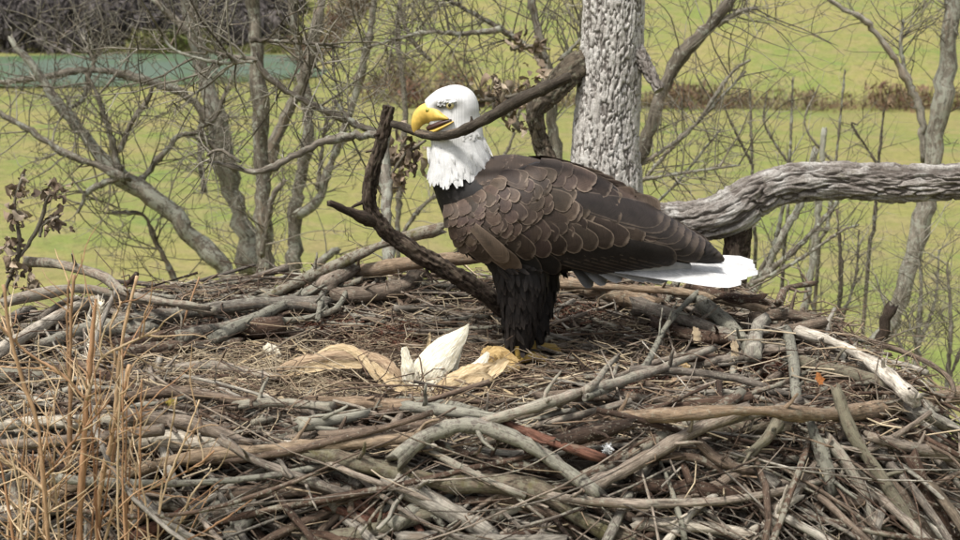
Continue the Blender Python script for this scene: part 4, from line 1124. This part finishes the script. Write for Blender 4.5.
# ------------------------------------------------------------------ leaves and husks
def blade(mb, pts, widths, nrm_hint, cup=.3, n=26, m=11, wob=.0005, twist=0.0, cr=1.0):
    """a leaf blade along 3D points, widths in metres, cupped across"""
    A = catmull(np.column_stack([pts, widths]), n); p = A[:, :3]; wd = np.maximum(A[:, 3], .0004)
    T = nrm(np.gradient(p, axis=0)); nh = np.array(nrm_hint, float)
    S = nrm(np.cross(T, nh)); N = np.cross(S, T)
    us = np.linspace(-1, 1, m)
    th = np.linspace(0, twist, n)
    S2 = S * np.cos(th)[:, None] + N * np.sin(th)[:, None]; N2 = N * np.cos(th)[:, None] - S * np.sin(th)[:, None]
    s = np.linspace(0, 1, n)
    V = p[:, None] + S2[:, None] * us[None, :, None] * wd[:, None, None] + N2[:, None] * (cup * (us ** 2)[None, :, None] * wd[:, None, None])
    sd_ = rng.uniform(0, 50)
    for i in range(n):
        for j in range(m):
            q_ = Vector((us[j] * 1.6 + sd_, s[i] * 5, sd_))
            V[i, j] += N2[i] * wd[i] * cr * (.26 * mnoise.noise(q_) + .10 * mnoise.noise(q_ * 4)) + S2[i] * wd[i] * cr * (.14 * us[j] * mnoise.noise(Vector((sd_, s[i] * 14, us[j]))))
    V += rng.normal(0, wob, V.shape)
    B = np.stack([np.broadcast_to(us[None], (n, m)), np.broadcast_to(s[:, None], (n, m)) * 6, np.full((n, m), rng.uniform(0, 9))], -1)
    sheet(mb, V, B, np.array([rng.uniform(0, 1), rng.uniform(0, 1), .5]))
def PX(l):     # list of (px, py, Y) to world
    return np.array([P(*q) for q in l])
TO = (0, -1, .35)
base = on_nest(428, 388)
yb = base[1]
husk = thing('corn_husk', base, 'pale cream corn husk with pointed leaves lying in front of the eagle\'s feet', 'corn husk')
def hl(l, w_, mat, hint=TO, cup=.3, tw=0):
    mb = MB(); blade(mb, PX([(x, y, yb + dy) for x, y, dy in l]), np.array(w_) * mpp(yb), hint, cup, twist=tw, cr=.35 if mat == 'husk_white' else 1.0)
    return mb.build('husk_leaf', M[mat], husk)
hl([(416, 390, -.02), (428, 372, -.02), (444, 352, 0), (460, 336, .02), (469, 324, .03)], [13, 17, 16, 8, 1], 'husk_white', cup=-.35)
hl([(424, 392, .0), (440, 370, .01), (452, 350, .03), (463, 334, .04)], [10, 16, 11, 3], 'husk_white', cup=-.2)
hl([(413, 392, -.03), (409, 372, -.03), (406, 358, -.02), (404, 347, -.01)], [9, 8, 5, 3], 'husk_white', cup=-.4)
hl([(416, 388, .0), (420, 365, .02), (428, 345, .04), (430, 332, .05)], [4, 3, 2, .6], 'husk_tan')
hl([(424, 394, -.03), (450, 382, -.05), (472, 370, -.05), (490, 364, -.03)], [7, 11, 10, 3], 'husk_tan', (0, -.8, .8), -.5)
hl([(428, 396, -.04), (455, 390, -.07), (480, 378, -.07), (494, 380, -.06)], [6, 8, 6, 1.5], 'husk_tan', (0, -.8, .8), .5)
hl([(440, 384, -.02), (462, 376, -.02), (478, 366, .0), (488, 352, .02)], [7, 9, 8, 2], 'husk_white', (0, -.8, .8), -.4)
hl([(444, 390, -.03), (468, 384, -.04), (492, 372, -.04), (508, 360, -.02)], [5, 10, 9, 2], 'husk_tan', (0, -.8, .8), .6)
hl([(420, 394, -.05), (400, 388, -.05), (384, 376, -.03), (372, 362, .0)], [4, 6, 5, 1.5], 'husk_tan', (0, -.8, .8), .5)
hl([(418, 388, .02), (432, 362, .04), (440, 345, .05)], [5, 6, 1], 'husk_white', cup=.5)
hl([(470, 380, -.05), (485, 388, -.08), (490, 400, -.09)], [3, 2.5, .8], 'husk_tan')
mb = MB(); blade(mb, PX([(408, 386, yb - .04), (420, 389, yb - .045), (436, 388, yb - .04)]), np.array([6, 9, 6]) * mpp(yb), TO, -.6); mb.build('husk_leaf', M['husk_white'], husk)
mb = MB(); loft(mb, [(410, 390, 3, .008), (416, 386, 8, .016), (426, 384, 9.5, .018), (436, 384, 7, .014), (441, 384, 2, .004)], 14, 14, yb - .01)
for i in range(len(mb.v)): mb.b[i] = (mb.v[i]) * [30, 4, 4]
mb.build('cob', M['husk_white'], husk)
y2 = on_nest(340, 385)[1]
strip = thing('corn_husk', on_nest(275, 378), 'long brown arched corn husk leaf left of the pale husk', 'corn husk')
def sl_(l, w_, mat, hint=(0, -1, .5), cup=.25):
    mb = MB(); blade(mb, PX([(x, y, y2 + dy) for x, y, dy in l]), np.array(w_) * mpp(y2), hint, cup, n=30); mb.build('husk_leaf', M[mat], strip)
sl_([(270, 379, 0), (285, 368, 0), (312, 360, .01), (345, 356, .02), (372, 363, .02)], [1.5, 6, 7, 6, 5], 'husk_brown', cup=-.5)
sl_([(272, 381, -.02), (296, 372, -.02), (330, 365, -.02), (362, 365, -.01)], [2, 4, 5, 4], 'husk_tan', cup=.5)
sl_([(345, 348, .03), (360, 356, .01), (374, 374, -.03), (388, 391, -.06)], [4, 4, 3.5, 2], 'husk_tan', cup=-.5)
sl_([(262, 372, .0), (290, 384, -.02), (325, 388, -.03), (352, 384, -.03)], [1, 4, 5, 1.5], 'husk_brown', cup=.5)
sl_([(300, 366, .03), (330, 350, .05), (352, 350, .05), (366, 358, .04)], [2, 5, 5, 2], 'husk_tan', cup=-.5)
sl_([(356, 352, .02), (380, 360, .0), (394, 372, -.02), (408, 390, -.03)], [4, 6, 6, 3], 'husk_brown', cup=-.5)
yg = on_nest(500, 372)[1]
gl = thing('dry_leaf', on_nest(500, 372), 'crumpled golden brown leaf by the eagle\'s foot', 'leaf')
for l, w_ in [([(484, 366, 0), (498, 354, .0), (518, 362, -.01)], [6, 10, 3]), ([(482, 362, 0), (488, 350, .02), (500, 352, .03)], [3, 5, 3]), ([(490, 374, -.02), (505, 366, -.03), (520, 368, -.03)], [4, 8, 3])]:
    mb = MB(); blade(mb, PX([(x, y, yg + d) for x, y, d in l]), np.array(w_) * mpp(yg), (0, -1, .6), -.6, wob=.0008); mb.build('leaf_lobe', M['gold'], gl)

def scrap(name, px, py, pts, w_, mat, label, cat, lift=.03, cup=-.4, group=None):
    c = on_nest(px, py, lift); Yq = c[1]
    mb = MB(); blade(mb, np.array([P(px + a, py + b, Yq + .0006 * (-b) * 2) for a, b in pts]), np.array(w_) * mpp(Yq), (0, -1, .5), cup, n=10, m=5, wob=.0012)
    return tag(mb.build(name, M[mat]), label, cat, group)
scrap('husk_scrap', 272, 350, [(-7, -5), (0, 0), (9, 8)], [4, 6, 2], 'husk_white', 'small pale curled husk scrap at the back left of the lining', 'husk scrap', .03)
scrap('wood_chip', 280, 402, [(-8, -9), (0, 0), (9, 11)], [4, 6, 5], 'chip', 'flat tan wood chip below the arched brown husk', 'wood chip', .04)
scrap('wood_chip', 735, 348, [(-1, -8), (0, 0), (1, 8)], [2, 4, 4], 'chip', 'small tan wood chip among sticks below the tail', 'wood chip', .08)
scrap('wood_chip', 697, 337, [(-2, -10), (0, 0), (1, 6)], [3, 4, 4], 'chip', 'upright brown bark chip below the tail', 'wood chip', .08)
scrap('dry_leaf', 820, 378, [(-3, -5), (0, 0), (2, 6)], [2, 4, 2], 'orange', 'small orange leaf among the right rim sticks', 'leaf', .08)
scrap('dry_leaf', 171, 402, [(-5, 1), (0, 0), (6, -1)], [2, 4, 2], 'yellow', 'small yellow leaf on the left rim', 'leaf', .07)
scrap('dry_leaf', 132, 513, [(-12, 10), (0, 0), (12, -8)], [4, 10, 4], 'husk_brown', 'grey-brown oak leaf tucked under the long tan stick', 'leaf', .06)
scrap('dry_leaf', 700, 362, [(-18, 4), (0, -2), (20, 6)], [4, 8, 4], 'gold', 'golden dry leaf lying in the lining at right', 'leaf', .03)
scrap('dry_leaf', 675, 385, [(0, -8), (3, 0), (14, 8)], [3, 5, 2], 'husk_brown', 'tan dry leaf beneath the golden one at right', 'leaf', .03)
def straws(px, py, N, sx_, label):
    c = on_nest(px, py); root = thing('straw_wisp', c, label, 'straw', 'loose pale straws in the cup')
    for _ in range(N):
        x = c[0] + rng.normal(0, sx_); y = c[1] + rng.normal(0, sx_ * .8); a = rng.uniform(-.9, .9); L = rng.uniform(.05, .14)
        z = float(hf(x, y)) + rng.uniform(.018, .035); d = np.array([math.cos(a), math.sin(a), rng.normal(0, .25)]) * L
        p = np.array([x, y, z]); m = MB(); blade(m, np.array([p - d / 2, p + rng.normal(0, .006, 3), p + d / 2]), [.0012, .0035, .0008], (0, -.3, 1), -.4, n=8, m=4)
        m.build('straw', M['husk_tan'], root)
straws(290, 372, 12, .07, 'loose pale straws round the arched brown husk')
straws(440, 398, 10, .08, 'loose pale straws in front of the pale husk')
straws(665, 388, 14, .09, 'loose pale straws at the right side of the cup')
straws(235, 352, 9, .08, 'loose pale straws at the back left of the cup')
def down(px, py, label):
    c = on_nest(px, py, .06) if px != 105 else P(px, py, .35)
    mb = MB()
    for _ in range(110):
        d = nrm(rng.normal(0, 1, 3) + [.3, 0, .3]); L = rng.uniform(.005, .014)
        tube(mb, np.array([c, c + d * L * .5 + rng.normal(0, .002, 3), c + d * L]), [.0010, .0008, .0003], 3, None, 0, False)
    return tag(mb.build('down_feather', M['fluff']), label, 'feather', None)
down(105, 292, 'white fluffy down caught on the thin branch at far left')
down(76, 300, 'white fluffy down at the left edge beside the weeds')
down(607, 449, 'white fluff stuck on a front stick end')

# ------------------------------------------------------------------ tan weeds at the lower left
def weed(stems, label, Yd, seed, side=8, mat='weed'):
    global rng
    rng = np.random.default_rng(seed)
    b = P(*stems[0][0][0], Yd)
    root = thing('dry_weed', b, label, 'weed', 'dry weeds at the front left')
    for i, (pts, r0, r1, dy) in enumerate(stems):
        W = np.array([P(x, y, Yd + dy) for x, y in pts]); n = 8 + 6 * len(pts)
        W = rough_path(catmull(W, n), .002)
        ra = np.linspace(r0, r1, n) * mpp(Yd) * .78
        m = MB(); t = (rng.uniform(0, .9), rng.uniform(.2, .8), 0)
        tube(m, W, ra, 7, t, .06)
        m.build('stem', M[mat], root)
        tw = MB()
        for _ in range(side):
            k_ = int(rng.integers(1, n - 1)); T = nrm(W[k_ + 1] - W[k_ - 1]); v = rng.normal(0, 1, 3) * [1, .6, .6]; v = nrm(v - (v @ T) * T)
            l = rng.uniform(.03, .12)
            pl_ = walk(W[k_], T * .7 + v * .8, l, 5, .15); tube(tw, pl_, np.linspace(.0014, .0006, 6), 4, (rng.uniform(.1, 1), rng.uniform(.2, .9), 0), 0, False)
        o = tw.build('side_shoots', M[mat], root)
        if o: o['kind'] = 'stuff'
    return root
YW = -.92
weed([([(80, 600), (79, 520), (83, 440), (87, 385), (93, 330), (96, 300)], 6, 2.5, 0), ([(84, 400), (60, 375), (25, 352), (0, 325)], 2.5, 2, -.02), ([(86, 400), (100, 360), (125, 345), (160, 330)], 2.5, 1.2, -.01)],
     'thickest tan weed stalk at left with forked shoots', YW, 71, 13)
weed([([(52, 600), (46, 490), (38, 425), (22, 380), (8, 330), (3, 285)], 3.5, 2, 0), ([(46, 490), (20, 470), (-10, 450)], 2.5, 1.5, 0), ([(45, 480), (70, 445), (110, 400)], 2, 1, 0)],
     'reddish tan weed stem at the far left edge', YW - .03, 72, 13)
weed([([(100, 600), (98, 500), (112, 430), (124, 390), (130, 365)], 3.4, 3.2, 0), ([(98, 520), (130, 500), (190, 470), (215, 450)], 2, 1.2, 0)],
     'tan weed stalk with a frayed broken tip at left', YW + .05, 73, 14)
weed([([(70, 470), (71, 400), (70, 330), (74, 275)], 3, 1.5, 0), ([(70, 400), (66, 330), (68, 280)], 2, 1.2, .01)],
     'upright pair of thin tan stems at left, topmost of the weeds', YW + .15, 74, 9)
weed([([(112, 470), (116, 390), (122, 345), (138, 276)], 3.5, 1.8, 0), ([(118, 370), (112, 330), (126, 300)], 2, 1, 0)],
     'reddish tan stem angling right above the other weeds', YW + .2, 75, 8)
weed([([(168, 372), (182, 330), (199, 276)], 1.6, 1.0, 0)], 'single fine pale stem standing alone on the left rim', .1, 76, 0)
weed([([(160, 520), (172, 470), (185, 430), (200, 400)], 1.8, 1.0, 0), ([(170, 545), (190, 500), (212, 468)], 1.8, 1, .02), ([(150, 560), (205, 530), (252, 500)], 1.8, 1, .02)],
     'thin straw stems leaning right in front of the long tan stick', YW + .02, 77, 3)
q = np.random.default_rng(79)
for i in range(7):
    x0 = [15, 30, 62, 92, 125, 145, 5][i]; st = []
    for j in range(4):
        xb = x0 + q.normal(0, 10); h_ = q.uniform(350, 455); dx = q.normal(0, 22)
        st.append(([(xb, 590), (xb + dx * .4, 500), (xb + dx, h_)], q.uniform(1.4, 2.4), .9, q.normal(0, .04)))
    weed(st, ['loose tuft of thin rusty stems at the lower left corner', 'tuft of thin rusty stems between the far left stem and the thickest stalk', 'tuft of thin tan stems crowding the left side of the thickest stalk', 'tuft of fine stems around the frayed stalk',
              'tuft of rusty stems right of the frayed stalk', 'sparse fine stems at the right end of the weed patch', 'fine rusty stems against the left picture edge'][i], YW + q.uniform(-.03, .12), 90 + i, 5)
rng = np.random.default_rng(80)
b = P(97, 350, -.3)
pw_ = thing('plume_weed', b, 'pale feathery seed plume among the left weeds', 'weed')
mb = MB()
W = catmull(PX([(92, 362, -.3), (96, 330, -.3), (101, 302, -.3)]), 12); tube(mb, W, .004, 6, (.9, .9, 0), .05)
for _ in range(260):
    k_ = rng.uniform(0, 11); p = W[int(k_)] + rng.normal(0, .003, 3); d = nrm(rng.normal(0, .5, 3) + [0, 0, 1]) * rng.uniform(.012, .03)
    tube(mb, np.array([p, p + d]), [.0013, .0005], 3, (1, 1, 0), 0, False)
M['plume'] = plain_tint('pale_plume', [(.55, .48, .36), (.70, .64, .52)])
mb.build('plume', M['plume'], pw_)

# dried leafy stem at far left, curled leaf clumps
def leafy(name, label, cat, stems, leaves, Yd, seed, n_each=16, size=9, spread=12, group=None):
    global rng
    rng = np.random.default_rng(seed)
    b = P(*stems[0][0], Yd); root = thing(name, b, label, cat, group)
    for pts in stems:
        W = catmull(np.array([P(x, y, Yd) for x, y in pts]), 16); m = MB(); tube(m, rough_path(W, .004), np.linspace(2.6, 1.3, 16) * mpp(Yd), 6, (.5, .5, .4), .08)
        m.build('stem', M['twig'], root)
    for (cx, cy) in leaves:
        for _ in range(n_each):
            x, y = cx + rng.normal(0, spread * .6), cy + rng.normal(0, spread * .8)
            p = P(x, y, Yd + rng.normal(0, .03)); d = nrm(rng.normal(0, 1, 3) + [0, 0, -.5]); L = size * mpp(Yd) * rng.uniform(.7, 1.6)
            bend = nrm(rng.normal(0, 1, 3)) * L * .35
            m = MB(); blade(m, np.array([p, p + d * L * .5 + bend, p + d * L]), np.array([.15, .42, .08]) * L * .8, nrm(rng.normal(0, 1, 3)), rng.uniform(-1, 1), n=6, m=4, wob=L * .05)
            m.build('leaf', M['dead_leaf'], root)
leafy('withered_plant', 'withered plant with curled grey-brown leaves at the far left', 'plant',
      [[(2, 300), (20, 250), (14, 200), (22, 175)], [(5, 270), (30, 240), (42, 222), (50, 195), (58, 190)], [(40, 240), (46, 220), (60, 215)]],
      [(22, 185), (16, 215), (52, 192), (56, 222), (10, 245), (30, 280), (14, 275)], .25, 81, 15, 9, 9)
leafy('leaf_clump', 'clump of curled dead leaves hanging on the branch left of the eagle\'s neck', 'dead leaves', [[(385, 185), (400, 160), (425, 140)]], [(398, 152), (408, 160), (390, 178), (418, 143)], 1.45, 82, 16, 11, 13)
leafy('leaf_clump', 'clump of dead leaves and twigs lodged right of the eagle\'s head', 'dead leaves', [[(480, 100), (510, 95), (560, 80)]], [(492, 92), (506, 100), (520, 92), (540, 80), (515, 112)], 1.5, 83, 16, 9, 12)
leafy('leaf_clump', 'dead leaf bundle high on the bare tree left of the furrowed trunk', 'dead leaves', [[(510, 50), (530, 45), (545, 50)]], [(522, 44), (535, 50)], YA - 1.2, 84, 12, 9, 8)
